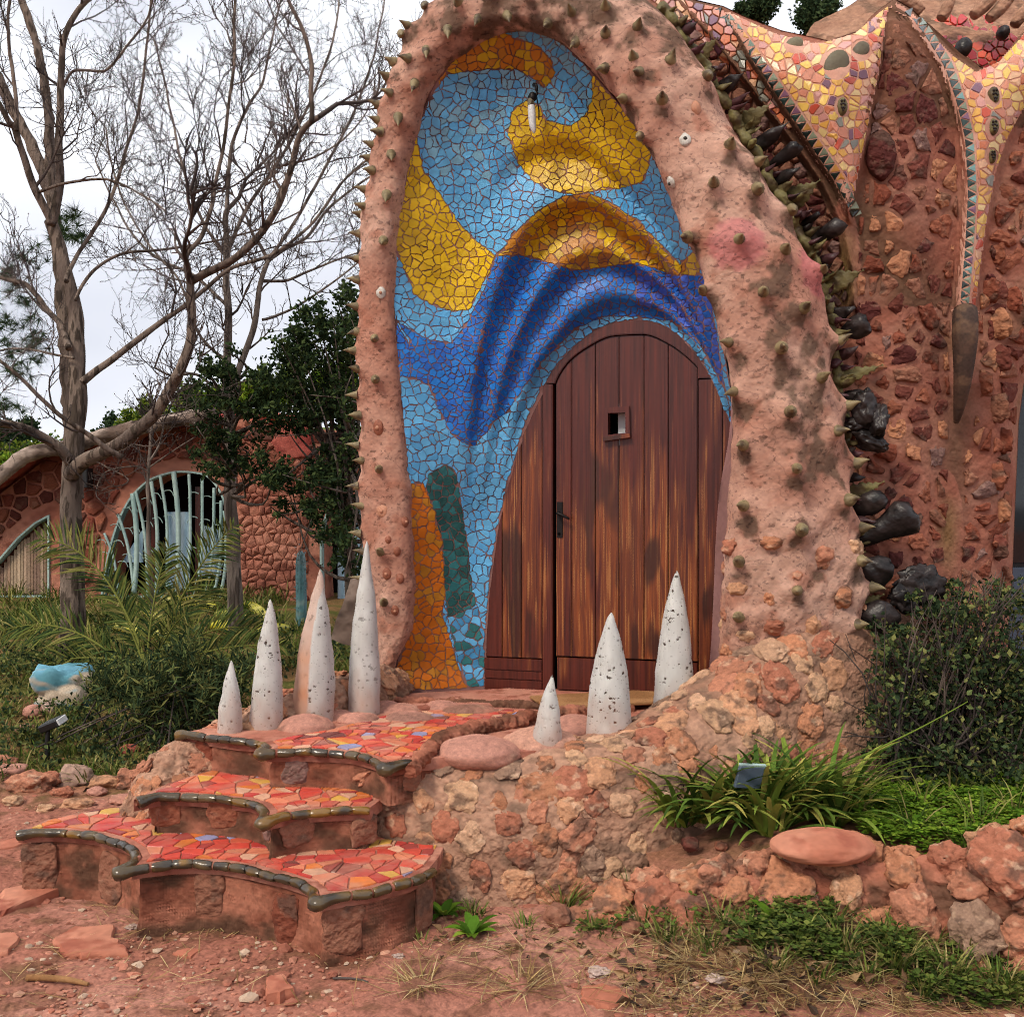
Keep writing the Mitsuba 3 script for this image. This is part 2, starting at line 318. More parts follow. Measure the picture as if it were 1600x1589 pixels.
# steps
ST = [C(214, 62, 48), C(222, 92, 64), C(196, 44, 44), C(224, 130, 96), C(226, 120, 46), C(160, 44, 46), C(226, 172, 140), C(228, 176, 70), C(150, 156, 198), C(112, 40, 44), C(216, 110, 92)]
_stp = palette(ST, 0.3, 40, 0.25)
wrap('step_tile', mikit.proc(lambda p, n, uv: MX(_stp(p, n, uv), C(196, 148, 126), 0.12 + 0.55 * SS(0.42, 0.75, F3(p.x * 7, p.y * 7, p.z, 4)))), 0.38, 0.45, rough_bump(40), 0.002)
wrap('step_grout', mikit.proc(grainy([C(188, 132, 112), C(172, 110, 92), C(150, 92, 76)], 6, 60, 0.6)), 0.9, 0.1, rough_bump(60), 0.003)
def _nos(p, n, uv):
    a = F3(p.x * 14, p.y * 14, p.z * 14, 3); c = MX(C(92, 76, 50), C(62, 54, 44), SS(0.35, 0.65, a)); c = MX(c, C(132, 96, 36), SS(0.55, 0.7, F3(p.x * 9 + 4, p.y * 9, p.z * 9, 3)) * 0.8)
    return c * (0.75 + 0.5 * uv.y)
wrap('glazed_edge', mikit.proc(_nos), 0.22, 0.6, rough_bump(24), 0.006)
def _riser(p, n, uv):
    a = F3(p.x * 7, p.y * 7, p.z * 7, 4); b = F3(p.x * 60, p.y * 60, p.z * 60, 3)
    c = MX(C(190, 124, 100), C(152, 92, 72), SS(0.35, 0.7, a)); c = MX(c, C(88, 68, 54), SS(0.50, 0.74, F3(p.x * 6, p.y * 6, p.z * 8, 4) + uv.x * 0.12) * 0.8)
    return c * (0.65 + 0.6 * b)
wrap('riser_plaster', mikit.proc(_riser), 0.93, 0.1, lambda p, n, uv: F3(p.x * 30, p.y * 30, p.z * 30, 5), 0.030, 2e-3)
wrap('river_stone', mikit.proc(_rockpal([C(196, 140, 122), C(186, 130, 110), C(202, 150, 128), C(190, 154, 136)], 5, 12, .5, .15)), 0.75, 0.2, rough_bump(30), 0.004)
wrap('sandstone', mikit.proc(grainy([C(186, 116, 92), C(206, 140, 114), C(170, 100, 80)], 5, 40, 0.35)), 0.85, 0.15, lambda p, n, uv: F3(p.x * 12, p.y * 12, p.z * 60, 4), 0.006)
# ground
def _ground(p, n, uv):
    a = F3(p.x * 1.3, p.y * 1.3, 0, 4); b = F3(p.x * 60, p.y * 60, p.z * 60, 3); d = F3(p.x * 9, p.y * 9, 3, 4)
    c = MX(C(168, 110, 92), C(188, 134, 116), SS(0.3, 0.7, a)); c = MX(c, C(134, 88, 74), SS(0.48, 0.68, d) * 0.75)
    g = dr.clip(uv.x + (d - 0.5) * 0.9, 0, 1)
    soil = MX(C(128, 100, 66), C(92, 92, 48), SS(0.4, 0.6, F3(p.x * 4 + 7, p.y * 4, 0, 4)))
    return MX(c, soil, g) * (0.42 + 0.7 * b + 0.45 * F3(p.x * 140, p.y * 140, 1, 2))
wrap('dirt', mikit.proc(_ground), 0.97, 0.05, lambda p, n, uv: F3(p.x * 45, p.y * 45, p.z * 45, 5), 0.030, 2e-3)
pal('pebbles_mix', [C(190, 130, 108), C(172, 108, 88), C(196, 146, 122), C(150, 94, 76), C(200, 172, 148), C(182, 120, 98)], 0.85, 0.2, 0.3, 90, 0.5)
pal('litter', [C(132, 104, 76), C(110, 84, 64), C(88, 68, 54), C(156, 126, 92), C(72, 58, 48)], 0.9, 0.1, 0.2, 60, 0.6)
# plants
def leafmat(name, cols, trans=0.35, rough=0.5, span=0.8):
    scene[name] = {'type': 'principledthin', 'base_color': mikit.proc(palette(cols, 0.2, 30, span)), 'roughness': rough, 'diff_trans': trans, 'spec_trans': 0.0}
leafmat('leaf_dark', [C(66, 84, 52), C(52, 70, 46), C(88, 104, 62), C(46, 60, 42)])
leafmat('leaf_shrub', [C(74, 90, 60), C(58, 74, 50), C(100, 114, 68), C(132, 134, 80), C(46, 60, 42)])
leafmat('leaf_strap', [C(118, 138, 58), C(96, 122, 52), C(150, 158, 74), C(78, 104, 48), C(174, 164, 86)], 0.4)
leafmat('leaf_clover', [C(104, 140, 44), C(122, 156, 50), C(84, 120, 40), C(142, 166, 60)], 0.45)
leafmat('leaf_weed', [C(86, 104, 50), C(100, 120, 54), C(70, 86, 46), C(124, 132, 66)], 0.4)
leafmat('leaf_grass', [C(116, 128, 60), C(92, 112, 50), C(150, 146, 84), C(76, 96, 46), C(170, 156, 104)], 0.4)
leafmat('leaf_palm', [C(96, 110, 58), C(76, 94, 52), C(124, 128, 66), C(58, 76, 46), C(140, 134, 80)], 0.35)
leafmat('leaf_straw', [C(196, 168, 116), C(170, 140, 92), C(210, 186, 138), C(142, 112, 74)], 0.3)
leafmat('leaf_hill', [C(118, 134, 50), C(86, 110, 48), C(136, 146, 62), C(70, 94, 46)], 0.4)
leafmat('leaf_pine', [C(64, 82, 56), C(50, 68, 48), C(80, 96, 62)], 0.25)
def bark(name, cols, fz, f):
    def fn(p, n, uv):
        r = F3(p.x * f, p.y * f, p.z * fz, 4); a = F3(p.x * 3, p.y * 3, p.z * 2, 3)
        return MX(MX(cols[0], cols[1], SS(0.35, 0.65, a)), cols[2], SS(0.48, 0.62, r)) * (0.7 + 0.6 * r)
    wrap(name, mikit.proc(fn), 0.92, 0.1, lambda p, n, uv: F3(p.x * f, p.y * f, p.z * fz, 4), 0.03, 5e-3)
bark('bark_brown', [C(138, 122, 110), C(112, 98, 90), C(76, 66, 58)], 6, 34)
bark('bark_grey', [C(150, 136, 126), C(120, 108, 100), C(84, 74, 68)], 3, 30)
wrap('bark_twig', mikit.proc(grainy([C(92, 82, 78), C(72, 64, 62), C(112, 98, 90)], 2, 20, 0.5)), 0.9, 0.1)
# far house
wrap('far_mortar', mikit.proc(grainy([C(180, 116, 96), C(194, 132, 110), C(150, 92, 76)], 1.5, 14, 0.5)), 0.93, 0.1, rough_bump(10), 0.03, 8e-3)
wrap('far_stone', mikit.proc(_rockpal([C(124, 66, 54), C(134, 76, 60), C(108, 58, 50), C(146, 88, 68)], 3, 9, .6, .1)), 0.92, 0.1, rough_bump(12), 0.03, 8e-3)
wrap('lichen_edge', mikit.proc(grainy([C(176, 158, 146), C(120, 102, 92), C(74, 62, 56)], 3, 16, 0.7)), 0.95, 0.1, rough_bump(12), 0.03, 8e-3)
wrap('roof_red', mikit.proc(grainy([C(178, 84, 76), C(196, 112, 96), C(150, 66, 60)], 2, 12, 0.6)), 0.9, 0.1)
wrap('teal_paint', mikit.proc(grainy([C(176, 200, 194), C(156, 186, 182)], 3, 30, 0.3)), 0.5, 0.3)
wrap('curtain', mikit.proc(lambda p, n, uv: MX(C(150, 182, 206), C(186, 206, 222), 0.5 + 0.5 * dr.sin(p.x * 60 + 3 * N3(p.x * 6, 0, p.z)))), 0.9, 0.1)
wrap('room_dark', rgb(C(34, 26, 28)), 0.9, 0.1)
pal('reed', [C(176, 150, 128), C(156, 128, 108), C(190, 166, 140), C(136, 110, 96)], 0.8, 0.15, 0.3, 30, 0.5)
wrap('yellow_paint', mikit.proc(grainy([C(206, 196, 60), C(184, 180, 84), C(214, 206, 120)], 3, 20, 0.3)), 0.4, 0.4)
def _pr(p, n, uv):
    a = F3(p.x * 5, p.y * 5, p.z * 5, 3)
    c = MX(C(92, 146, 160), C(112, 168, 190), SS(0.4, 0.6, a)); c = MX(c, C(196, 178, 156), SS(0.50, 0.58, F3(p.x * 3 + 1, p.y * 3, p.z * 6 + 4, 3)))
    return c
wrap('painted_rock', mikit.proc(_pr), 0.8, 0.2, rough_bump(14), 0.01)
wrap('cactus_glaze', mikit.proc(grainy([C(104, 150, 156), C(86, 132, 140), C(130, 160, 160)], 4, 30, 0.6)), 0.35, 0.5)
wrap('lamp_black', rgb(C(28, 28, 30)), 0.4, 0.4)
wrap('lamp_grey', mikit.proc(grainy([C(98, 112, 130), C(84, 98, 118)], 5, 30, 0.2)), 0.45, 0.4)
wrap('lamp_white', rgb(C(220, 222, 222)), 0.4, 0.4)
wrap('hill_soil', mikit.proc(grainy([C(110, 120, 70), C(86, 98, 56)], 0.2, 1.0, 0.5)), 0.95, 0.05)
# ================================================================== the mosaic house: archway, vault, door
HOUSE = thing('mosaic_house', 'organic stone house with thorny plaster arch, colourful mosaic vault and wooden door', 'house')
DOORP = Plane(W(757, 1079, 5.89), 16)
RIMP = Plane(W(628, 1092, 5.72), 21)
def rimY(u, v):
    Y = RIMP.Y(u); z = CAMZ - (np.asarray(v, float) - CV) * Y / FPX
    return Y - 0.08 * np.clip(z - 0.6, 0, 9)
IN = np.array([(628,1092),(620,1045),(640,985),(645,920),(641,800),(633,680),(622,560),(615,450),(620,350),(640,250),(668,165),(705,100),(755,58),(810,46),(860,58),(905,95),(950,145),(990,195),(1020,245),(1045,300),(1075,370),(1098,420),(1118,490),(1135,570),(1145,650),(1142,750),(1136,850),(1132,950),(1125,1050),(1100,1150)], float)
OUT = np.array([(594,1092),(592,1045),(590,985),(582,920),(573,800),(568,690),(567,580),(570,470),(580,350),(593,250),(612,165),(636,95),(672,35),(750,-45),(850,-90),(950,-50),(1015,5),(1075,80),(1130,170),(1185,262),(1235,350),(1265,412),(1285,480),(1297,560),(1310,650),(1322,750),(1332,850),(1335,950),(1335,1050),(1340,1160)], float)
DO = np.array([(757,1079),(757,1050),(758,1000),(763,930),(778,820),(800,730),(822,660),(845,610),(870,572),(892,547),(912,529),(930,517),(948,508),(965,503),(980,500),(995,500),(1010,501),(1027,505),(1045,513),(1062,525),(1082,546),(1097,567),(1112,592),(1132,640),(1150,690),(1152,760),(1155,850),(1155,950),(1155,1050),(1155,1090)], float)
KS = 420
IN_, OUT_, DO_ = (resample(a, KS) for a in (IN, OUT, DO))
kk = np.linspace(0, len(IN) - 1, KS)
A3 = W(IN_[:, 0], IN_[:, 1], rimY(IN_[:, 0], IN_[:, 1]))
back = np.interp(kk, [0, 8, 13, 18, 24, 29], [0.06, 0.06, 0.1, 0.16, 0.2, 0.2])
B3 = W(OUT_[:, 0], OUT_[:, 1], rimY(OUT_[:, 0], OUT_[:, 1]) + back)
bul = np.interp(kk, [0, 3, 9, 13, 17, 22, 29], [0.07, 0.10, 0.10, 0.16, 0.20, 0.24, 0.26])
NR = 130                                             # points around the tube: front half first
phi = np.r_[np.linspace(0, np.pi, NR - 30, endpoint=False), np.linspace(np.pi, 2 * np.pi, 30, endpoint=False)]
fr = np.where(phi < np.pi, np.abs(np.sin(phi)) ** 0.85, -np.abs(np.sin(phi)))
RIM = A3[:, None] + (B3 - A3)[:, None] * ((1 - np.cos(phi)) / 2)[None, :, None] + RIMP.n * (np.where(phi < np.pi, bul[:, None], 0.16) * fr[None, :])[..., None]
RIM = RIM.reshape(-1, 3); RIMF = grid_faces(KS, NR, True)
# thorns: base and tip as traced, in the photograph's pixels; the flag marks a pink-painted swelling
TH = [(637,63,628,55),(650,50,637,42),(672,18,661,10),(623,102,607,94),(644,96,626,90),(617,126,604,119),(619,148,602,143),(604,170,587,162),(601,190,585,186),(603,209,583,206),(593,231,573,223),(587,250,571,247),(590,271,574,266),(581,299,561,294),(579,324,564,321),(579,338,560,334),(573,367,551,365),(570,407,548,404),(567,439,543,436),(564,480,542,477),
 (566,520,548,522),(566,551,545,548),(568,577,556,575),(567,620,538,618),(568,651,550,649),(568,697,538,694),(570,720,556,720),(571,762,542,760),(573,789,553,788),(574,834,543,832),(578,862,550,860),(582,905,544,902),
 (702,49,700,62),(668,81,666,93),(650,133,643,145),(625,187,622,198),(614,242,612,252),(606,308,602,317),(601,374,596,382),(588,533,584,529),(590,597,586,593),(593,735,588,733),(598,860,592,857),(603,938,598,936),
 (749,28,741,42),(796,24,796,36),(858,36,849,43),(894,22,887,5),(945,16,945,0),(947,58,948,40),(996,52,1000,33),(900,68,890,76),(992,97,988,80),(1043,102,1053,80),(947,109,930,110),(979,155,963,154),(1034,160,1035,142),(1009,211,994,215),(1115,294,1115,275),(1134,238,1146,214),(1083,368,1062,370),(1111,455,1092,449),(1143,536,1123,534),(1153,380,1160,366,1),(1096,127,1111,117),(720,8,712,-4),(770,-12,765,-28),(826,-14,826,2),(1000,118,985,116),
 (1177,261,1200,245),(1177,302,1190,293),(1227,336,1243,329),(1219,395,1233,381),(1268,432,1291,414,1),(1190,461,1196,450),(1249,484,1267,472),(1217,548,1226,540),(1298,538,1326,521),(1276,594,1299,582),(1151,613,1130,618),(1230,643,1239,640),(1164,696,1150,697),(1240,734,1247,733),(1296,677,1318,673),(1313,634,1341,628),(1336,723,1358,717),(1313,781,1329,779),(1162,787,1150,790),(1243,827,1251,829),(1336,825,1360,824),(1325,878,1345,877),(1160,876,1150,875),(1242,923,1246,925),(1155,966,1144,966),(1337,919,1366,920),(1325,972,1345,974)]
front = np.arange(KS * NR).reshape(KS, NR)[:, :NR - 28].ravel()
nrm = vnormals(RIM, RIMF)
if (nrm[front] @ RIMP.n).mean() < 0: nrm = -nrm; RIMF = RIMF[:, ::-1]
P2 = px(RIM[front]); tree2 = cKDTree(P2)
cone = lambda b, t, r, seed: tubes(resample(np.array([b - (t - b) * 0.25, b + (t - b) * 0.02, b + (t - b) * 0.35 + (0, 0, r * 0.10), b + (t - b) * 0.72 + (0, 0, r * 0.10), t]), 9)[None],
                                   (r * np.array([1.0, 0.97, 0.86, 0.70, 0.53, 0.37, 0.23, 0.11, 0.008]) * (1 + 0.10 * (noise(np.c_[np.arange(9) * 0.9, np.full(9, seed), np.zeros(9)], 3) - 0.5)))[None], 10)
disp = np.zeros(len(RIM)); mask = np.zeros((len(RIM), 2)); dirs = np.zeros_like(RIM)
thorns = []
ktree = cKDTree(RIM)
for i, th in enumerate(TH):
    bu, bv, tu, tv = th[:4]
    dist, idx = tree2.query([bu, bv], k=8)
    idx = front[idx]; idx = idx[np.argmin(RIM[idx, 1] + 0.002 * dist)]
    b = RIM[idx]; n = nrm[idx]
    Yb = b[1]; t0 = W(tu, tv, Yb); b0 = W(bu, bv, Yb)
    lat = np.linalg.norm(t0 - b0); right = bu > 700 and bv > 120
    L = 0.160 if right else 0.105
    dep = math.sqrt(max(L * L - lat * lat, (0.02 if bu > 1260 or bu < 582 else 0.05) ** 2))
    if bu < 660 and tu < bu - 11 or bu > 1285: dep *= 0.5
    tip = W(tu, tv, Yb - dep)
    d = unit(tip - b)
    near = ktree.query_ball_point(b, 0.30)
    r = np.linalg.norm(RIM[near] - b, axis=1)
    pink = len(th) > 4
    s1, h1 = (0.075, 0.085) if pink else ((0.060, 0.072) if right else (0.044, 0.050))
    g = h1 * np.exp(-(r / s1) ** 1.15)
    disp[near] += g; dirs[near] += g[:, None] * unit(0.65 * d + 0.35 * n)
    if pink: mask[near, 1] = np.maximum(mask[near, 1], np.clip(1.5 - r / 0.11, 0, 1))
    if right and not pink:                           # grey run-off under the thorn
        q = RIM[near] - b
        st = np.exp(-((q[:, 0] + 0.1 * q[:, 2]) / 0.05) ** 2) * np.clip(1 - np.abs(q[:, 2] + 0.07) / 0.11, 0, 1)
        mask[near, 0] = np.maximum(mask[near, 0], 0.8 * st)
    thorns.append((idx, d, L, 0.029 if right else 0.026, tip))
RIM2 = RIM + np.where(disp[:, None] > 0, dirs, 0)
pr = px(RIM)
mask[:, 0] = np.maximum(mask[:, 0], 0.47 * np.clip(1.3 - np.abs(pr[:, 0] - (1150 + 0.16 * pr[:, 1])) / 75, 0, 1) * (pr[:, 1] > 200) * np.clip((980 - pr[:, 1]) / 200, 0, 1))
mask[:, 0] = np.maximum(mask[:, 0], 0.6 * np.clip((180 - pr[:, 1]) / 160, 0, 1))
low = np.clip((RIM[:, 2] - 2.0) / -1.2, 0, 1); lowr = np.where(pr[:, 0] > 900, low, low * 0.45)
RIM2 = RIM2 + nrm * ((fbm(RIM * 2.6, 3, 2) - 0.5) * 0.06 + (fbm(RIM * 9, 3, 5) - 0.5) * 0.034 + lowr * (np.abs(fbm(RIM * 11, 4, 9) - 0.5) * -0.10 + (fbm(RIM * 28, 3, 4) - 0.5) * 0.03 + 0.015))[:, None]
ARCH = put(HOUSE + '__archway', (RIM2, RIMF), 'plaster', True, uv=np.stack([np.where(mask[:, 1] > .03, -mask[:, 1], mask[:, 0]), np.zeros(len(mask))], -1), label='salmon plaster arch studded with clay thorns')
nrm2 = vnormals(RIM2, RIMF)
for i, (idx, d, L, r, tip) in enumerate(thorns):
    b = RIM2[idx]
    put(ARCH + '__thorn', cone(b - d * 0.008, tip if np.linalg.norm(tip - b) > 0.05 else b + d * 0.05, r * (0.85 + 0.3 * noise(np.array([i * 1.7, 0, 0]), 1)), i), 'thorn', True)
# shells and fossils pressed into the plaster
rng = np.random.default_rng(5)
for (u, v, r, c, ring) in [(595,455,9,0,1),(1070,216,11,0,1),(1050,285,9,0,1),(1089,170,10,2,0),(590,665,12,1,1),(598,798,11,2,1),(632,820,8,1,1),(606,900,9,1,1),(625,905,8,1,0),(618,955,8,1,1),(610,845,6,1,0),(622,860,7,1,0)]:
    _, j = tree2.query([u, v]); j = front[j]; p, n = RIM2[j], nrm2[j]; n = n if n @ RIMP.n > 0 else -n
    a, b, _ = frame(n); R = r * p[1] / FPX
    k = put(ARCH + '__shell', lump(p, a * R * 0.8, b * R, n * 0.014, u, 2, 0.25), 'shell_set', True, uv=((c + .5) / 4, 0.6))
    if ring: put(k + '__eye', lump(p + n * 0.012, a * R * 0.3, b * R * 0.3, n * 0.010, v, 1, 0.2), 'shell_set', True, uv=((3.5 if v < 300 else 2.5) / 4, 0.5))
# rough stones set into the foot of the pillar
cand = front[(pr[front, 0] > 1125) & (pr[front, 0] < 1345) & (pr[front, 1] > 840) & (pr[front, 1] < 1160)]
rng = np.random.default_rng(8); chosen = []
for j in rng.permutation(cand):
    dens = 0.085 + 0.10 * np.clip((1080 - pr[j, 1]) / 240, 0, 1)
    if all(np.linalg.norm(RIM2[j] - RIM2[q]) > dens for q in chosen) and min(np.linalg.norm(RIM2[j] - RIM2[t[0]]) for t in thorns) > 0.075: chosen.append(j)
    if len(chosen) > 75: break
for i, j in enumerate(chosen):
    p, n = RIM2[j], nrm2[j]; n = n if n @ RIMP.n > 0 else -n
    a, b, _ = frame(n); s = rng.uniform(0.028, 0.055)
    put(ARCH + '__stone', lump(p - n * 0.006, a * s * rng.uniform(.8, 1.3), b * s * rng.uniform(.7, 1.1), n * s * 0.62, i, 2, 0.6, 2.0), 'rough_rock', True, uv=(rng.choice([0, 1, 2, 4, 5]) / 7 + .07, rng.uniform(.4, .9)))
# ---- the vault between rim and door
NT = 120
tt = np.linspace(-0.03, 1.02, NT)
Yd = DOORP.Y(DO_[:, 0]); Ya = A3[:, 1] + 0.02
wk = np.interp(kk, [2, 5, 9, 19, 23, 26], [0, 0.75, 1, 1, 0.7, 0])
def ridge(t, c, up, dn): return np.where(t < c, np.exp(-((t - c) / up) ** 2), np.exp(-((t - c) / dn) ** 2))
rt = [(0.36, 0.13, 0.05, 0.07, (9, 19)), (0.575, 0.12, 0.062, 0.16, (4, 24)), (0.755, 0.08, 0.052, 0.13, (4, 24)), (0.905, 0.07, 0.045, 0.09, (4, 24))]
span = np.linalg.norm(DO_ - IN_, axis=1) / 440
tcl = np.clip(tt, 0, 1)
VU = IN_[:, None, :] + (DO_ - IN_)[:, None, :] * tt[None, :, None]
ease = 1 - (1 - tcl) ** 1.7
VY = Ya[:, None] + (Yd - Ya)[:, None] * ease[None]
for c, up, dn, h, (k0, k1) in rt:
    win = np.clip((kk - k0) / 3, 0, 1) * np.clip((k1 - kk) / 3, 0, 1)
    VY = VY - (h * win * np.clip(span * 1.15, 0, 1) ** 1.3)[:, None] * ridge(tt[None] + 0.0 * kk[:, None], c, up, dn)
VY = VY - 0.05 * np.exp(-((VU[..., 0] - 690) / 60) ** 2) * np.exp(-((VU[..., 1] - 640) / 140) ** 2)
VY = VY + 0.025 * (fbm(np.dstack([VU / 90.0, VU[..., :1] * 0]), 3, 8) - 0.5) * 2
dv = unit(DO_ - IN_); VU[:, 0] = IN_ - dv * 18; VU[:, 1] = IN_ - dv * 7; VY[:, 0] = Ya + .12; VY[:, 1] = Ya + .05
VAULT3 = W(VU[..., 0], VU[..., 1], VY)
sel = (slice(None, None, 3), slice(2, None, 2))
VI = LinearNDInterpolator(VU[sel].reshape(-1, 2), VY[sel].ravel(), fill_value=5.6)
vn = unit(RIMP.n + DOORP.n)
def vsurf(q, h):
    q = np.asarray(q, float); return W(q[:, 0], q[:, 1], VI(q)) + vn * h
VAULT = put(HOUSE + '__vault', (VAULT3.reshape(-1, 3), grid_faces(KS, NT)), 'vault_grout', True, label='swirling mosaic vault in blue, yellow and orange above the door')
vault_poly = Polygon(np.vstack([IN_[:-12] - 0, DO_[:-12][::-1]])).buffer(0)
vault_poly = Polygon(np.vstack([IN_[4:-14], DO_[4:-14][::-1]])).buffer(0)
Z = lambda *a: Polygon([(560 + x / 2.648, y / 2.648) for x, y in a]).buffer(0)
REG = [   # colour regions of the mosaic, painted in this order; value = palette indices
 (Z((310,370),(400,230),(500,150),(600,135),(640,155),(740,190),(790,240),(815,300),(800,340),(770,370),(740,340),(660,290),(560,285),(450,300),(370,310),(330,360)), [5, 4, 5, 10]),
 (Z((1000,200),(1000,290),(1080,400),(1150,500),(1215,620),(1200,700),(1180,755),(1080,780),(900,805),(800,790),(720,750),(660,680),(620,560),(640,450),(700,420),(750,440),(780,500),(880,525),(940,480),(970,400),(965,300),(915,225)), [3, 3, 3, 4]),
 (Z((240,560),(265,700),(340,810),(420,930),(490,1000),(570,1060),(530,1150),(460,1285),(390,1290),(300,1260),(230,1220),(200,1130),(165,1060),(140,960),(190,780),(215,660)), [3, 3, 4]),
 (Z((570,1062),(660,1050),(740,1070),(900,1115),(1150,1085),(1320,1140),(1440,1135),(1480,1330),(1545,1590),(1560,1700),(1420,1440),(1300,1330),(1150,1310),(1020,1310),(900,1360),(800,1460),(760,1500),(690,1600),(620,1700),(570,1740),(480,1845),(430,1830),(385,1790),(330,1690),(290,1590),(215,1560),(165,1560),(155,1340),(215,1430),(380,1425),(450,1340),(530,1180)), [6, 6, 7]),
 (Z((155,1330),(210,1400),(215,1560),(290,1570),(330,1690),(385,1790),(480,1845),(560,1700),(520,1500),(400,1420),(300,1410)), [6, 6, 7]),
 (Z((1150,1120),(1330,1140),(1430,1140),(1480,1330),(1550,1600),(1500,1590),(1420,1430),(1300,1300),(1150,1260)), [8, 7, 8]),
 (Z((575,1060),(650,960),(750,870),(850,815),(950,800),(1030,830),(1150,910),(1250,1010),(1330,1095),(1375,1050),(1400,1020),(1420,1100),(1410,1140),(1320,1140),(1150,1090),(900,1120),(740,1075),(660,1055)), [3, 4, 10]),
 (Z((590,1045),(650,960),(750,870),(850,815),(950,800),(1030,830),(1150,910),(1210,970),(1150,950),(1040,890),(950,865),(850,890),(760,940),(680,1020)), [10, 4, 10]),
 (Polygon([(1108,455),(1116,500),(1130,590),(1146,660),(1150,560),(1140,480),(1120,440)]), [0, 1]),
 (Polygon([(668,742),(697,726),(712,735),(722,790),(730,850),(738,920),(745,950),(728,985),(700,965),(692,900),(688,850),(676,800),(668,765)]), [11, 12, 12]),
 (Polygon([(700,965),(745,945),(757,990),(757,1079),(735,1079),(715,1030)]), [13, 11, 0]),
 (Polygon([(632,758),(662,755),(680,800),(692,850),(696,930),(690,960),(705,1000),(715,1040),(735,1080),(640,1090),(610,1060),(630,1010)]), [9, 9, 10])]
for a, _ in REG: shapely.prepare(a)
small = shapely.union_all([REG[3][0], REG[4][0], REG[5][0]]); shapely.prepare(small)
rng = np.random.default_rng(21); items = []
step = 21.0
left = [g for g, _ in REG]; doms = []
for i, (g, pi) in enumerate(REG):
    g = g.intersection(vault_poly)
    for h in left[i + 1:]: g = g.difference(h)
    doms.append((g, pi, 10.4 if i in (3, 4, 5) else 12.8))
base = vault_poly.difference(shapely.union_all(left))
doms += [(base, None, 13.0)]
for k_, (g, pi, st) in enumerate(doms):
    for q in polys(g):
        if q.area < 25: continue
        for r in cells(q, st, 50 + k_, 1.45, jitter=0.55, warp=2.2, wfreq=0.22, minarea=0.06):
            c = r.mean(0); pj = pi or ([0, 2, 2, 1] if c[1] + rng.normal(0, 40) < 240 else [0, 0, 1])
            items.append((tile(r, vsurf, 0.005, 0.05), puv(int(rng.choice(pj)), len(VT), rng), Polygon(r).area))
pieces(VAULT + '__tile', items, 'vault_tile')

ri = np.arange(KS)[(kk > 17.5)]; rv = np.stack([A3[ri] + RIMP.n * .01, A3[ri] - RIMP.n * .35, A3[ri] - RIMP.n * .75], 1) + RIMP.e * .012
put(VAULT + '__reveal', (rv.reshape(-1, 3), grid_faces(len(ri), 3)), 'vault_tile', True, uv=(.5 / 14, .5))
# ---- the door
DOOR = thing(HOUSE + '__door', 'arched plank door with worn dark red varnish and a small peep window', 'door')
labels[DOOR] = {'label': 'arched plank door with worn dark red varnish and a small peep window'}
ST_ = lambda pts: np.array([DOORP.st(u, v) for u, v in pts])
outl = Polygon(np.vstack([ST_(DO_[::6]), ST_([(1157, 1096), (757, 1080)])])).buffer(0)
leaf_arc = [(868,1100),(868,600),(885,570),(915,545),(960,525),(1005,523),(1045,538),(1075,560),(1090,575),(1090,1110)]
arc = np.array(leaf_arc[1:-1], float); arc = resample(arc, 40)
leaf_poly = Polygon(ST_([(868, 1100)] + [tuple(a) for a in arc] + [(1090, 1110)])).buffer(0).intersection(outl)
def strip(u0, u1, v0=400, v1=1110):
    s0, s1 = DOORP.st(u0, v0)[0], DOORP.st(u1, v0)[0]; z1, z0 = DOORP.st((u0 + u1) / 2, v0)[1], DOORP.st((u0 + u1) / 2, v1)[1]
    return box(s0, z0, s1, z1)
peep = Polygon(ST_([(951,646),(978,645),(978,677),(951,680)])); peepf = Polygon(ST_([(944,638),(984,635),(985,684),(944,690)]))
def plank(poly, d1, worn, name='plank', bevel=0.004, **kw):
    for q in polys(poly):
        if q.area < 1e-4: continue
        m = slab(q, DOORP, -0.05, d1, bevel)
        # several rows up the plank so that the wear can vary with height
        v, f = trimesh.remesh.subdivide_to_size(*m, max_edge=0.14)
        zf = v[:, 2] - 0.6
        w = worn * np.clip((2.05 - zf) / 1.15, 0, 1) * np.clip(0.25 + zf / 0.25, 0.25, 1)
        put(DOOR + '__' + name, (v, f), 'door_wood', False, uv=np.stack([np.clip(w, 0, 1), np.full(len(v), rng.uniform())], -1), **kw)
zr = lambda u, v: DOORP.st(u, v)[1]
header = outl.difference(leaf_poly).difference(box(-9, -1, 9, zr(868, 600)))
rail_top_l, rail_top = zr(800, 1029), zr(980, 1031)
side = outl.difference(leaf_poly).intersection(box(-9, 0, 9, zr(868, 600)))
plank(header.buffer(-0.002), 0.012, 0.05, 'frame_arch')
gap = 0.0022
for (u0, u1, w) in [(740,784,.25),(784,814,.85),(814,847,.8)]:
    plank(side.intersection(strip(u0, u1)).intersection(box(-9, rail_top_l + 0.004, 9, 9)).buffer(-gap), -0.008, w)
plank(side.intersection(strip(847.5, 864)).buffer(-gap), 0.006, 0.35, 'post')
for va, vb in [(1029,1048),(1048,1062),(1062,1080)]:
    plank(side.intersection(strip(740, 846.5)).intersection(box(-9, zr(800, vb) + 0.003, 9, zr(800, va))), 0.004 - 0.002 * (va == 1048), 0.3, 'rail')
us = [868, 893, 930, 967, 1006, 1044, 1090]
for i, (u0, u1) in enumerate(zip(us[:-1], us[1:])):
    plank(leaf_poly.intersection(strip(u0, u1)).intersection(box(-9, rail_top + 0.004, 9, 9)).difference(peep).buffer(-gap), -0.004, [.62, .8, .8, .95, .9, .75][i])
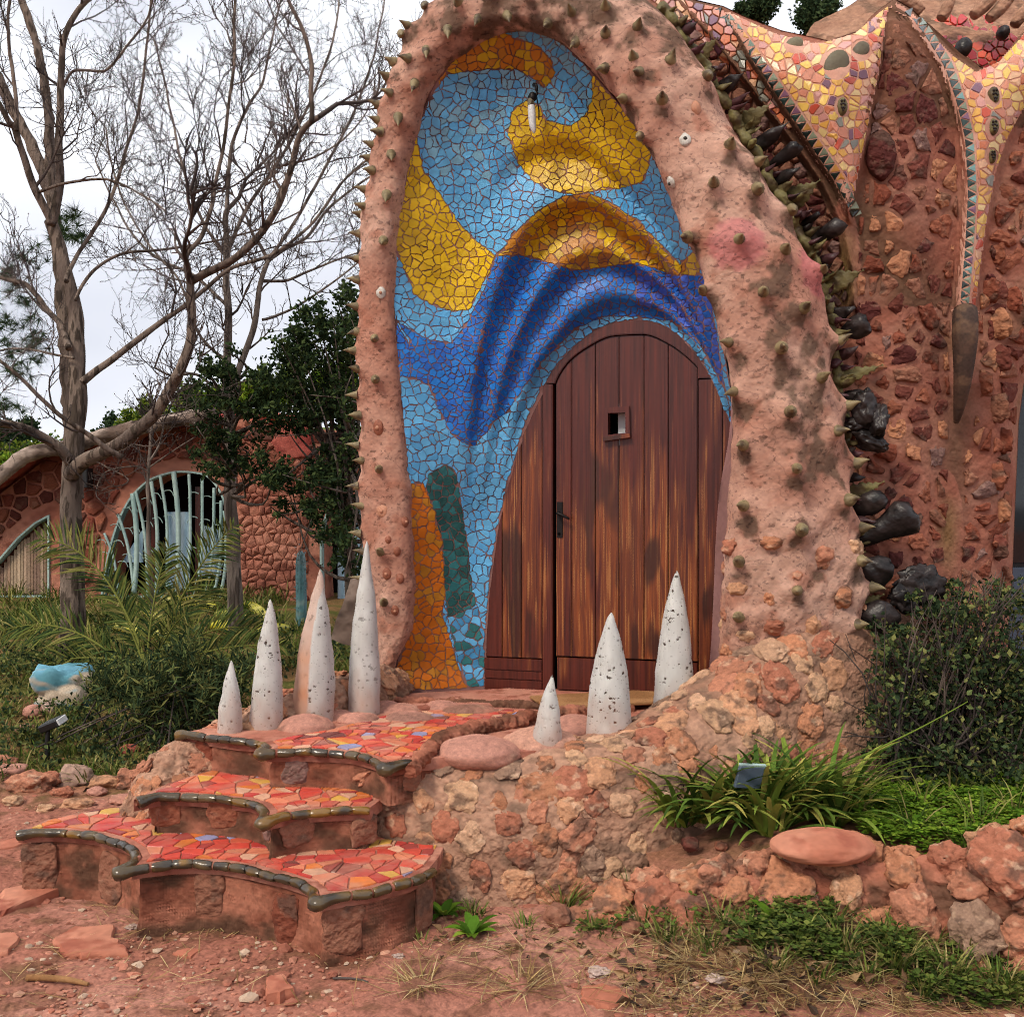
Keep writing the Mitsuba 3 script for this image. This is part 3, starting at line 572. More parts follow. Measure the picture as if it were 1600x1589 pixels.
plank(leaf_poly.intersection(strip(870, 1090)).intersection(box(-9, zr(980, 1083), 9, rail_top)).buffer(-gap), 0.006, 0.3, 'rail')
for (u0, u1, w) in [(1091, 1129, .6), (1129, 1158, .35)]:
    plank(side.intersection(strip(u0, u1)).buffer(-gap), 0.000, w)
plank(peepf.difference(peep), 0.022, 0.2, 'peep_frame', 0.0)
put(DOOR + '__peep_sill', slab(Polygon(ST_([(944,684),(985,678),(986,684),(944,690)])), DOORP, 0.0, 0.034), 'door_wood', uv=(0.9, 0.3))
bb = ST_([(935,620),(966,620),(966,700),(935,700)])
put(DOOR + '__peep_dark_sheet', slab(Polygon(bb), DOORP, -0.14, -0.10), 'black_void')  # black sheet standing in for the unlit interior behind the opening
bx = outl.buffer(0.05)
put(DOOR + '__black_backing', slab(bx.difference(peepf.buffer(0.03)), DOORP, -0.10, -0.052), 'black_void')  # black sheet behind the planks, shade in their gaps put into its colour
put(DOOR + '__peep_bright_board', slab(Polygon(ST_([(962,640),(984,640),(984,684),(962,684)])), DOORP, -0.075, -0.072), 'lamp_white')  # white board, the daylight seen through the opening put into its colour
c = np.array(ST_([(876, 812)])[0])
put(DOOR + '__lock_plate', slab(box(c[0] - 0.020, c[1] - 0.10, c[0] + 0.012, c[1] + 0.10), DOORP, -0.002, 0.006, 0.002), 'black_iron')
hp = lambda u, v, d: DOORP.world(*DOORP.st(u, v), d)
put(DOOR + '__handle', tube1([hp(874, 802, 0.0), hp(874, 802, 0.05), hp(880, 804, 0.055), hp(893, 811, 0.052)], [0.009, 0.008, 0.009, 0.006], 8, 14), 'black_iron', True)
put(DOOR + '__keyhole', tube1([hp(874, 834, 0.004), hp(874, 834, 0.010)], 0.008, 8), 'black_void', True)
# doorstep and mat are on the landing; the pendant hangs from the vault
PEND = thing('hanging_ornament', 'white pointed pendant hanging by a black hook from the yellow mosaic vault', 'pendant')
pY = float(VI(np.array([[835, 150]]))[0]) - 0.10
put(PEND + '__hook', tube1([W(834, 138, pY + 0.14), W(834, 132, pY + 0.04), W(838, 134, pY), W(839, 146, pY), W(833, 152, pY), W(829, 148, pY)], 0.008, 6, 20), 'black_iron', True)
put(PEND + '__clasp', lump(W(832, 152, pY), (0.022, 0, 0), (0, 0.02, 0), (0, 0, 0.025), 3, 2, 0.2), 'black_iron', True)
put(PEND + '__strap', tube1([W(838, 150, pY), W(842, 172, pY + .01), W(842, 188, pY + .02)], 0.004, 5), 'black_iron', True)
put(PEND + '__spike', tube1([W(830, 164, pY), W(831, 178, pY), W(832, 194, pY), W(834, 204, pY), W(835, 209, pY)], [0.017, 0.020, 0.018, 0.012, 0.002], 12, 16), 'lamp_white', True)
put(PEND + '__socket', tube1([W(829, 155, pY), W(830, 165, pY)], [0.016, 0.020], 10), 'pebble_grey', True)
# ================================================================== the stone and mosaic wall to the right of the arch
TOPL = np.array([(940,-90),(1000,-40),(1060,-6),(1130,10),(1210,48),(1280,64),(1335,48),(1375,14),(1398,-2),(1425,14),(1452,42),(1490,84),(1525,108),(1560,92),(1600,48),(1680,-30)], float)
topv = lambda u: np.interp(u, TOPL[:, 0], TOPL[:, 1])
M1 = Polygon([(1060,-40),(1130,15),(1165,90),(1215,165),(1262,235),(1300,290),(1325,345),(1334,310),(1345,250),(1358,190),(1374,110),(1385,30),(1396,-20)]).buffer(0)
M2 = Polygon([(1385,12),(1396,18),(1412,26),(1440,62),(1470,110),(1488,165),(1500,215),(1505,300),(1500,390),(1492,484),(1523,490),(1530,430),(1541,350),(1556,270),(1575,215),(1600,170),(1690,120),(1690,-60),(1390,-60)]).buffer(0)
CR = np.array([(1000,-40),(1060,0),(1105,48),(1150,105),(1200,170),(1250,235),(1288,290),(1316,350),(1331,420),(1335,480)], float)   # the raised edge right of the teeth
EDGE = np.array([(1085,0),(1130,45),(1165,92),(1215,165),(1262,235),(1300,290),(1326,345)], float)
OL = LineString(OUT_[150:]); CRL = LineString(CR)
TEETH = Polygon(np.vstack([CR, [(1330,560),(1300,560)], OUT[16:23][::-1] ])).buffer(0)
rightu = lambda v: np.interp(v, [-100, 420, 520, 600, 660, 800, 900, 980, 1260], [1690, 1690, 1640, 1600, 1592, 1586, 1582, 1576, 1576])
def sgn(poly, u, v):
    pts = shapely.points(u, v); b = shapely.distance(poly.exterior, pts)
    return np.where(shapely.contains_xy(poly, u, v), b, -b)
for g in (M1, M2, TEETH): shapely.prepare(g)
def wallY(u, v):
    u, v = np.broadcast_arrays(np.asarray(u, float), np.asarray(v, float)); sh = u.shape; u, v = u.ravel(), v.ravel()
    Y = 5.12 + 0.0013 * np.clip(u - 1330, 0, None) + 0.00030 * np.clip(1330 - u, 0, None)
    Y = Y - 0.00010 * np.clip(900 - v, 0, None) * 0 
    s1, s2, s3 = sgn(M1, u, v), sgn(M2, u, v), sgn(TEETH, u, v)
    step = lambda s, w: 1 / (1 + np.exp(-np.clip(s / w, -30, 30)))
    Y = Y - 0.10 * step(s1, 2.2) - 0.07 * step(s2, 2.2)
    Y = Y + 0.05 * step(s3, 4)
    Y = Y - 0.07 * np.exp(-((shapely.distance(CRL, shapely.points(u, v))) / 6.0) ** 2) * (v < 480)
    Y = Y - 0.12 * np.clip(s1 / 60, 0, 1) - 0.06 * np.clip(s2 / 40, 0, 1)
    # stone panels are pillowed; the ribs between them stand proud
    Y = Y - 0.10 * np.exp(-((u - 1420) / 50) ** 2) * (v > 30)
    Y = Y - 0.05 * np.exp(-((u - 1508) / 16) ** 2) * np.clip((v - 480) / 40, 0, 1) * np.clip((720 - v) / 200, 0, 1)
    dt = v - topv(u)
    Y = Y + 0.38 * np.exp(-np.clip(dt, 0, None) / 26) 
    Y = Y + 0.35 * np.clip((u - rightu(v) + 45) / 45, 0, 1) ** 2 * (v > 430)
    return Y.reshape(sh)
nu, nv = 190, 380
uu = np.linspace(960, 1690, nu); q = np.linspace(0, 1, nv) ** 1.0
ug = 960 + (uu - 960)[None] / 730 * 0 + 0; 
vg = topv(uu)[None] + (1240 - topv(uu))[None] * q[:, None]
leftu = lambda v: np.maximum(960, np.interp(v, OUT_[190:, 1], OUT_[190:, 0]) - 75)
ug = leftu(vg) + (uu - 960)[None] / 730 * (rightu(vg) - leftu(vg))
Yg = wallY(ug, vg)
Pg = W(ug, vg, Yg)
mort = (fbm(Pg * 7, 3, 4) - 0.5) * 0.03 + (fbm(Pg * 22, 3, 6) - 0.5) * 0.018
inm = (sgn(M1, ug.ravel(), vg.ravel()) > -2) | (sgn(M2, ug.ravel(), vg.ravel()) > -2)
mort = mort * np.where(inm.reshape(mort.shape), 0.12, 1.0)
Pg = W(ug, vg, Yg + mort)
WI = LinearNDInterpolator(np.c_[ug[::3, ::2].ravel(), vg[::3, ::2].ravel()], (Yg)[::3, ::2].ravel(), fill_value=5.4)
roof = [Pg[0] + np.array([0, d, h]) for d, h in ((1.6, -0.8), (1.2, -0.4), (0.7, -0.16), (0.3, -0.04), (0.1, -0.006))]
Pall = np.vstack([np.stack(roof), Pg])
side_c = np.stack([Pall[:, -1] + np.array([0.02, 0.25, 0]), Pall[:, -1] + np.array([0.0, 1.5, 0])], 1)
Pall = np.concatenate([Pall, side_c], 1)
uvw = np.zeros(Pall.shape[:2] + (2,))
pxy = np.dstack([np.vstack([ug[:1].repeat(5, 0), ug]), np.vstack([vg[:1].repeat(5, 0), vg])])
pxy = np.concatenate([pxy, pxy[:, -1:].repeat(2, 1)], 1)
uvw[..., 0] = np.clip(0.75 * np.exp(-((pxy[..., 0] - (1495 - 0.10 * (pxy[..., 1] - 700))) / 26) ** 2) * (pxy[..., 1] > 600) + 0.95 * np.exp(-((pxy[..., 0] - (1085 + 0.75 * pxy[..., 1])) / 75) ** 2) * (pxy[..., 1] < 480) + 0.8 * (pxy[..., 1] < 200) * (pxy[..., 0] > 1340), 0, 1)
uvw[..., 1] = np.clip(0.8 * np.exp(-((pxy[..., 0] - 1318) / 16) ** 2) * np.exp(-((pxy[..., 1] - 430) / 70) ** 2) + 0.6 * np.exp(-((pxy[..., 0] - 1480) / 16) ** 2) * np.exp(-((pxy[..., 1] - 830) / 60) ** 2), 0, 1)
# tiles over the whole of both saddles sit on a pale grout skin of their own
uvw[..., 0] = np.where(uvw[..., 1] > .05, -uvw[..., 1], uvw[..., 0]); uvw[..., 1] = 0
WALL = put(HOUSE + '__wall', (Pall.reshape(-1, 3), grid_faces(*Pall.shape[:2])), 'wall_mortar', True, uv=uvw.reshape(-1, 2), label='undulating red stone wall with yellow mosaic saddles right of the arch')
wn = unit(np.array([-0.15, -1.0, 0.1]))
def wsurf(q, h):
    q = np.asarray(q, float); return W(q[:, 0], q[:, 1], WI(q)) + wn * h
rng = np.random.default_rng(31)
tope = Polygon(np.vstack([TOPL + [0, 5], [(1690,1300),(940,1300)]]))
stones_px = [(1318,165,34,1),(1248,46 + 0,1,0)]
PEB = [(1241,70,14,12),(1307,101,19,23),(1345,80,13,15)]
BTN = [(1315,167,9,14),(1552,151,10,16),(1551,199,10,14),(1549,245,8,12)]
holes = shapely.union_all([Point(u, v).buffer(1).buffer(0) for u, v, *_ in []] + [shapely.affinity.scale(Point(u, v).buffer(1), a + 2, b + 2) for u, v, a, b in PEB + BTN])
# grout skins
for m in (M1, M2):
    mm = m.intersection(tope)
    g0 = np.stack(np.meshgrid(np.arange(m.bounds[0], m.bounds[2], 5), np.arange(-60, m.bounds[3], 5)), -1).reshape(-1, 2)
for key_i, (m, border) in enumerate([(M1, EDGE), (M2, np.array([(1392,20),(1412,26),(1440,62),(1470,110),(1488,165),(1500,215),(1505,300),(1500,390),(1492,484)], float))]):
    m = m.intersection(tope)
    # triangles along the border
    line = LineString(border); L = line.length; n = int(L / 15.5); items = []
    inner = 1 if key_i == 0 else 1
    for i in range(n):
        a, b = line.interpolate(i * L / n), line.interpolate((i + 1) * L / n); mid = line.interpolate((i + 0.5) * L / n); c2 = line.interpolate((i + 1.5) * L / n)
        t = unit(np.array([b.x - a.x, b.y - a.y])); nn = np.array([-t[1], t[0]])
        if not shapely.contains_xy(m.buffer(3), mid.x + nn[0] * 14, mid.y + nn[1] * 14): nn = -nn
        hgt = 17 if key_i == 0 else 15
        o_ = nn * 6.5; A, B, M_ = np.array([a.x, a.y]) + o_, np.array([b.x, b.y]) + o_, np.array([mid.x, mid.y]) + nn * hgt + o_
        M2_ = np.array([c2.x, c2.y]) + nn * hgt + o_
        for tri, dark in ((np.array([A, B, M_]), True), (np.array([B, M2_, M_]), False)):
            p = Polygon(tri).buffer(-0.9, join_style='mitre')
            for q_ in polys(p):
                r = np.array(q_.exterior.coords)[:-1]
                if not q_.exterior.is_ccw: r = r[::-1]
                if r[:, 1].min() < topv(r[:, 0]).min() + 4: continue
                idx = int(rng.choice([0, 0, 1])) if dark else int(rng.choice([2, 3, 3, 7, 5] if key_i == 0 else [2, 3, 3, 6, 5]))
                put(WALL + '__border_tile', tile(r, wsurf, 0.008, 0.04), 'border_tile', uv=puv(idx, 8, rng))
    body = m.difference(line.buffer(25 if key_i == 0 else 23)).difference(holes)
    rings = []
    for q_ in polys(body):
        if q_.area > 60: rings += cells(q_, 13.5, 40 + key_i, 2.0, jitter=0.5, minarea=0.10)
    for r in rings:
        c = r.mean(0); y = np.clip((c[1] - topv(c[0])) / 60, 0, 1)
        pidx = int(rng.choice([0, 1, 2, 3, 4, 5, 6, 7, 8, 9], p=[.20, .16, .17, .12, .07, .07, .03, .03, .09, .06])) if c[0] > 1150 + 20 * rng.normal() else int(rng.choice([5, 5, 2, 3, 7, 9]))
        items.append((tile(r, wsurf, 0.008, 0.06), puv(pidx, 10, rng), Polygon(r).area))
    pieces(WALL + ('__mosaic_piece' if key_i == 0 else '__mosaic_chip'), items, 'wall_tile', most=300, tail='small_mosaic_pieces')
# pale grout bedding: thin sheets under the tiles
for m in (M1, M2):
    mm = m.intersection(tope)
    us_ = np.arange(m.bounds[0] - 2, m.bounds[2] + 2, 3.0); vs_ = np.arange(-70, m.bounds[3] + 3, 3.0)
    gu, gv = np.meshgrid(us_, vs_); ok = sgn(mm if mm.geom_type == 'Polygon' else polys(mm)[0], gu.ravel(), gv.ravel()).reshape(gu.shape) > -1.0
    f = grid_faces(*gu.shape); f = f[ok.ravel()[f].all(1)]
    used, inv = np.unique(f, return_inverse=True)
    pts = np.c_[gu.ravel(), gv.ravel()][used]
    put(WALL + '__grout_bed', (wsurf(pts, 0.0035), inv.reshape(f.shape)), 'tile_grout', True)
for i, (u, v, a, b) in enumerate(PEB):
    k = 5.0 / FPX; p = wsurf(np.array([[u, v]]), 0.0)[0]
    put(WALL + '__pebble', lump(p, (a * k, 0, 0), (0, -0.022, 0), (a * 0.25 * k, 0, b * k), i, 3, 0.06), 'pebble_grey', True, label=['left small grey pebble in the yellow mosaic', 'largest flat grey pebble in the yellow mosaic', 'right small grey pebble in the yellow mosaic'][i])
for i, (u, v, a, b) in enumerate(BTN):
    k = 5.0 / FPX; p = wsurf(np.array([[u, v]]), 0.0)[0]
    bt = put(WALL + '__clay_button', lump(p, (a * k, 0, 0), (0, -0.026, 0), (0, 0, b * k), i, 3, 0.10), 'clay_olive', True)
    rb = np.random.default_rng(i)
    hs = [lump(p + np.array([x * a * k * .55, -0.024, z * b * k * .62]), (a * k * .2, 0, 0), (0, -0.008, 0), (0, 0, b * k * .16), j, 1, 0.2) for j, (x, z) in enumerate([(-.5, .7), (.4, .75), (-.6, .1), (.1, .2), (.6, 0), (-.3, -.5), (.4, -.55), (0, -.95)])]
    put(bt + '__holes', cat(hs), 'clay_black', True)
# stones of the two panels
P2A = Polygon([(1382,66),(1396,34),(1415,42),(1440,74),(1464,116),(1482,168),(1494,220),(1498,300),(1494,390),(1486,490),(1484,700),(1478,960),(1350,960),(1330,900),(1330,700),(1334,520),(1340,340),(1352,260),(1366,160)])
P3A = Polygon([(1690,130),(1604,180),(1580,222),(1562,275),(1546,355),(1534,440),(1526,500),(1524,640),(1504,720),(1500,960),(1572,960),(1578,880),(1585,700),(1594,600),(1630,520),(1690,430)])
def vary(poly, seed, base, keep):
    r = []
    for p_ in cells(poly, base, seed, 4.0, jitter=0.55, aniso=1.35, minarea=0.12): r.append(p_)
    return r
rng = np.random.default_rng(44)
BIG = shapely.affinity.scale(Point(1376, 246).buffer(1, 5), 23, 38)
for pi, (poly, sd) in enumerate([(P2A, 5), (P3A, 9)]):
    for r in vary(poly.difference(BIG.buffer(2)) if pi == 0 else poly, sd, 28, 1):
        c = r.mean(0); A = Polygon(r).area
        shrink = rng.uniform(0.55, 0.97) if c[1] > 230 else rng.uniform(0.86, 0.98)
        if rng.uniform() < 0.10 and c[1] > 300: continue
        r = c + (r - c) * shrink
        # roughen the outline
        n = len(r); rr = np.vstack([np.linspace(r[i], r[(i + 1) % n], 4)[:-1] for i in range(n)]); rr += rng.normal(0, 1.1, rr.shape)
        hgt = rng.uniform(0.006, 0.022) if c[1] > 230 else rng.uniform(0.006, 0.016)
        if pi == 1 and c[0] > 1535: hgt *= 1.5
        v, f = tile(rr, lambda q_, h: np.asarray(wsurf(q_, h)), hgt, 0.30, hgt * 0.25)
        tilt = rng.normal(0, 0.12, 2); ctr = v[-1]
        v, f = trimesh.remesh.subdivide(v, f)
        pr_ = np.clip((ctr[1] - v[:, 1]) / hgt + 1.3, 0, 1)
        v = v + wn * (((fbm(v * 32 + sd, 3, sd) - 0.5) * 0.034 - np.abs(fbm(v * 50, 3, sd + 4) - .5) * .03 + (v[:, 0] - ctr[0]) * tilt[0] + (v[:, 2] - ctr[2]) * tilt[1]) * pr_)[:, None]
        idx = int(rng.choice([0, 1, 2, 3, 4, 5, 6], p=[.2, .2, .2, .12, .12, .06, .10]))
        if c[1] < 230 and pi == 0: idx = int(rng.choice([1, 3, 4, 4, 5]))
        put(WALL + '__stone', (v, f), 'red_stone', 35, uv=None if False else ((idx + .5) / 7, rng.uniform(.25, .85))) if False else put(WALL + '__stone', (v, f), 'red_stone', True, uv=((idx + .5) / 7, rng.uniform(.25, .85)))
r = np.array(BIG.exterior.coords)[:-1][::-1]
r = r if Polygon(r).exterior.is_ccw else r[::-1]
v, f = tile(r + rng.normal(0, 1.0, r.shape), wsurf, 0.05, 0.35, 0.02); v, f = trimesh.remesh.subdivide(v, f); v = v + wn * ((fbm(v * 30, 3, 2) - 0.5) * 0.04)[:, None]
put(WALL + '__stone', (v, f), 'red_stone', True, uv=(3.5 / 7, 0.25), label='largest dark maroon stone near the top of the wall')
# slate-like shards standing out along the wall's right edge
for i, (u, v_, s) in enumerate([(1545,455,20),(1557,400,16),(1560,510,24),(1562,560,20),(1556,640,24),(1566,690,20),(1555,745,22),(1563,800,20),(1556,855,20),(1568,900,16),(1580,470,18),(1538,600,18)]):
    p = wsurf(np.array([[u, v_]]), 0.02)[0]; k = 5.2 / FPX
    put(WALL + '__stone_shard', lump(p, np.array([0.35, -0.4, 0.1]) * s * k * 1.5, np.array([0.2, 0.35, 0]) * s * k, np.array([-0.15, 0, 1.0]) * s * k, 60 + i, 2, 0.55, 1.8, 0.4), 'red_stone', True, uv=(([0, 2, 6, 1, 4][i % 5] + .5) / 7, 0.4 + .05 * i))
# the dark pebbled drip under the mosaic column
dr_pts = [W(1508, 486, 5.16), W(1508, 520, 5.13), W(1506, 570, 5.15), W(1501, 620, 5.20), W(1494, 660, 5.27)]
put(WALL + '__drip', tube1(dr_pts, [0.058, 0.062, 0.05, 0.035, 0.014], 16, 40), 'drip_stone', True, label='dark pebbled drip hanging below the mosaic column')
put(WALL + '__lip', tube1([W(1489, 487, 5.20), W(1508, 493, 5.10), W(1527, 490, 5.20)], 0.013, 8, 12), 'tile_grout', True)
# ceramic teeth, pods and leaves along the seam: base, tip, half width at base / middle / tip in pixels, kind
POD = [('purple',1060,56,1091,34,9,8,1),('purple',1073,70,1089,60,5,4,1),('olive',1084,95,1123,59,17,10,1),('purple',1115,112,1134,99,6,5,1),('black',1124,142,1161,114,13,11,1),('purple',1140,167,1172,143,7,5,1),('olive',1160,196,1205,161,18,11,1),('black',1183,230,1233,190,13,11,1),('black',1196,264,1250,226,5,10,13),('black',1210,284,1249,262,10,9,2),('olive',1235,314,1282,281,19,12,1),('black',1255,350,1280,333,6,6,5),('black',1262,380,1316,348,7,12,15),('purple',1281,412,1312,394,11,8,2),('olive',1292,446,1350,422,18,12,1),('black',1302,494,1336,480,13,9,4),('black',1312,522,1356,502,9,19,19),('purple',1312,556,1342,540,10,7,2),('olive',1309,590,1380,570,11,8,1),('black',1318,622,1363,610,11,10,1),('olive',1322,771,1382,752,12,10,1),('black',1328,798,1380,775,9,19,17),('black',1330,848,1428,800,15,18,32),('olive',1330,866,1352,862,7,5,1),('black',1334,905,1390,880,20,28,20),('olive',1336,940,1382,928,9,6,1),('black',1330,985,1396,950,15,30,26),('black',1330,690,1368,704,5,7,3),('olive',1105,118,1118,108,8,5,1),('olive',1062,40,1074,28,8,6,2)]
for i, (kind, bu, bv, tu, tv, w0, w1, w2) in enumerate(POD):
    Y = 5.03 - 0.03 * (bv > 480); k = Y / FPX; L = math.hypot(tu - bu, tv - bv) * k
    b = W(bu, bv, Y + 0.03); out_d = 0.08 if kind == 'olive' else 0.12
    t = W(tu, tv, Y - out_d * (0.6 + 0.4 * (bv < 480)))
    n = 14; s = np.linspace(0, 1, n)[:, None]
    mid = (b + t) / 2 + np.array([0, -0.035, -0.012])
    path = (1 - s) ** 2 * b + 2 * s * (1 - s) * mid + s ** 2 * t
    wv = np.interp(s[:, 0], [0, .12, .5, .88, 1], [w0 * .8, w0, w1, w2, w2 * .55 if w2 > 3 else 0.4]) * k
    v, f = tubes(path[None], wv[None], 14, True)
    d = unit(t - b); side = unit(np.cross(d, [0, -1.0, 0.0]))
    flat = 0.30 if kind == 'olive' else 0.72
    vv = v.reshape(n, 14, 3); c0 = path[:, None]
    rel = vv - c0; nrm_ = np.cross(side, d); rn = rel @ nrm_
    vv = vv - rn[..., None] * nrm_ * (1 - flat)
    a_ = np.arctan2(rel @ nrm_, rel @ side)
    if kind == 'olive': vv = vv + (np.abs(np.cos(a_)) ** 8 * 0.006 * np.sign(np.sin(np.arange(n) * 2.6))[:, None])[..., None] * side * np.sign(np.cos(a_))[..., None]
    vv = vv + ((noise(vv * 22 + i, 3) - 0.5) * (0.026 if kind != 'olive' else 0.014) + (fbm(vv * 60 + i, 2, 4) - .5) * .012)[..., None] * nrm_
    if w2 > 12: vv[-3:] += (noise(vv[-3:] * 45 + i, 5) - 0.5)[..., None] * 0.035 * d
    put(WALL + '__tooth', (vv.reshape(-1, 3), f), 'clay_' + kind, True)
rng = np.random.default_rng(77); seam = OUT_[(OUT_[:, 0] > 1030) & (OUT_[:, 1] < 960) & (OUT_[:, 1] > 0)]
for i in range(64):
    j = int((i + rng.uniform(0, .9)) / 64 * (len(seam) - 2)); bu, bv = seam[j] + [rng.uniform(-2, 16), rng.uniform(-5, 5)]; up_ = bv < 480
    ang = rng.uniform(-.95, -.35) if up_ else rng.uniform(-.45, .15); Lp = rng.uniform(16, 38); tu, tv = bu + Lp * math.cos(ang), bv + Lp * math.sin(ang)
    Y = 5.03 - .03 * (bv > 480); b, t = W(bu, bv, Y + .02), W(tu, tv, Y - rng.uniform(.03, .12)); s_ = np.linspace(0, 1, 9)[:, None]; mid = (b + t) / 2 + np.array([0, -.03, rng.uniform(-.03, .01)])
    path = (1 - s_) ** 2 * b + 2 * s_ * (1 - s_) * mid + s_ ** 2 * t; w_ = rng.uniform(4, 9) * Y / FPX
    v, f = tubes(path[None], (w_ * np.array([.9, 1, .95, .85, .72, .56, .38, .2, .03]))[None], 9, True)
    put(WALL + '__shard_tooth', (v + (noise(v * 35 + i, 3) - .5)[:, None] * .022, f), 'clay_' + rng.choice(['purple', 'olive', 'black', 'purple', 'olive']), True)
# the twisted black bunch half way down
k = 5.0 / FPX
bunch = [lump(W(1352, 640, 4.92), np.array([20, 0, 5]) * k, (0, 0.06, 0), np.array([-6, 0, 30]) * k, 3, 3, 0.35, 1.6, 0, .4), lump(W(1338, 662, 4.95), np.array([19, 0, 2]) * k, (0, 0.05, 0), np.array([0, 0, 14]) * k, 4, 3, 0.4, 1.6, 0, .4),
         lump(W(1372, 660, 4.90), np.array([15, 0, 0]) * k, (0, 0.06, 0), np.array([4, 0, 26]) * k, 5, 3, 0.4, 1.6, 0, .4), lump(W(1362, 690, 4.93), np.array([26, 0, -12]) * k, (0, 0.05, 0), np.array([6, 0, 12]) * k, 6, 3, 0.35, 1.6, 0, .4), lump(W(1356, 622, 4.93), np.array([8, 0, 2]) * k, (0, 0.03, 0), np.array([-3, 0, 16]) * k, 9, 3, 0.3)]
put(WALL + '__black_bunch', cat(bunch), 'clay_black', True, label='twisted bunch of glossy black clay leaves')
lf = [lump(W(1440, 915, 4.98), np.array([34, 0, 10]) * k, (0, 0.03, 0), np.array([-12, 0, 30]) * k, 7, 3, 0.55, 2.4, 0, .4), lump(W(1412, 935, 4.98), np.array([20, 0, 4]) * k, (0, 0.03, 0), np.array([-6, 0, 22]) * k, 8, 3, 0.55, 2.4, 0, .4)]
put(WALL + '__black_leaf', cat(lf), 'clay_black', True, label='wavy black clay leaf low on the wall')
# wavy clay band that closes the seam
sm = OUT_[(OUT_[:, 0] > 1020) & (OUT_[:, 1] < 700) & (OUT_[:, 1] > -5)]
sm = arclen(sm, 260); s = np.arange(260)
pth = W(sm[:, 0] + 7 + 3 * np.sin(s * 0.21), sm[:, 1] - 3, 5.02 + 0.012 * np.sin(s * 0.5))
v, f = tubes(pth[None], (0.022 + 0.008 * noise(np.c_[s * 0.35, s * 0, s * 0], 2) + 0.003 * np.sin(s * 0.9))[None], 10, True)
put(WALL + '__clay_band', (v + (noise(v * 40, 4) - 0.5)[:, None] * 0.014, f), 'clay_olive', True)
# stones and plates between teeth and ridge
rng = np.random.default_rng(71)
for r in cells(TEETH.buffer(-10), 19, 15, 3, jitter=0.5, minarea=.15):
    c = r.mean(0); v, f = tile(r, wsurf, rng.uniform(.01, .03), .2, .006); v, f = trimesh.remesh.subdivide(v, f); v = v + wn * ((fbm(v * 34, 3, 6) - .5) * .02)[:, None]
    put(WALL + '__shard', (v, f), 'red_stone', True, uv=((rng.choice([3, 4, 4, 5]) + .5) / 7, rng.uniform(.15, .6)))
PINK = Polygon([(1000,-30),(1060,-8),(1130,12),(1160,80),(1200,140),(1240,200),(1225,205),(1180,150),(1120,95),(1060,38),(1010,-5)])
items = []; rng = np.random.default_rng(55)
for q_ in polys(PINK.intersection(tope).difference(m.buffer(1) if False else M1)):
    for r in cells(q_, 13, 66, 2.0, jitter=.5, minarea=.12): items.append((tile(r, wsurf, .010, .06), puv(int(rng.choice([5, 5, 3, 2, 7, 6, 9])), 10, rng), Polygon(r).area))
for m_, uv_, _ in items: put(WALL + '__pink_piece', m_, 'wall_tile', uv=uv_)
# ---- the red mosaic mound behind the second saddle
MOUND = thing('red_mosaic_mound', 'mound of red mosaic with a dark glossy stone behind the top right saddle', 'mound')
g_u, g_v = np.meshgrid(np.linspace(1180, 1720, 70), np.linspace(-110, 260, 50))
mY = lambda u, v: 6.35 - 0.45 * np.exp(-((u - 1500) / 130) ** 2 - ((v - 130) / 110) ** 2) + 0.4 * np.clip((60 - v) / 120, 0, 1) + np.where(u < 1400, 0.0009 * (1400 - u), 0)
g_v2 = np.maximum(g_v, np.interp(g_u, [1180, 1250, 1272, 1300, 1330, 1400, 1720], [85, 72, 34, 22, 8, -40, -110]))
pm = W(g_u, g_v2, mY(g_u, g_v2)); pm = pm + np.array([0, -1, .2]) * ((fbm(pm * 6, 4, 3) - .5) * .16 * np.clip((115 - g_v2) / 50, 0, 1))[..., None]
put(MOUND + '__bed', (pm.reshape(-1, 3), grid_faces(*g_u.shape)), 'mortar', True)
msurf = lambda q_, h: W(np.asarray(q_)[:, 0], np.asarray(q_)[:, 1], mY(np.asarray(q_)[:, 0], np.asarray(q_)[:, 1])) + wn * h
rng = np.random.default_rng(3)
for r in cells(Polygon([(1445,20),(1540,25),(1590,60),(1620,110),(1560,170),(1490,120),(1440,55)]), 13, 8, 2.2, jitter=.5, minarea=.15):
    put(MOUND + '__tile', tile(r, msurf, .012, .06), 'red_tile', uv=puv(int(rng.choice([0, 1, 0, 2, 3, 5])), 6, rng))
put(MOUND + '__dark_stone', lump(W(1505, 76, 5.78), np.array([.042, 0, -.018]), (0, -.05, 0), np.array([.022, 0, .055]), 2, 3, .06), 'clay_black', True, label='glossy dark pebble at the foot of the red mosaic')
put(MOUND + '__dark_stone', lump(W(1567, 52, 5.85), np.array([.034, 0, 0]), (0, -.05, 0), np.array([0, 0, .04]), 4, 3, .06), 'clay_black', True)
for i, pts in enumerate([[(1470,30),(1480,12),(1487,-10)], [(1520,25),(1540,8),(1556,-12)], [(1545,30),(1565,12),(1580,-8)], [(1440,20),(1425,6),(1410,-5)], [(1585,40),(1600,20),(1615,5)]]):
    put(MOUND + '__clay_rib', tube1([W(a, b, 5.92) for a, b in pts], [.03, .035, .03], 8, 14), 'mortar', True)
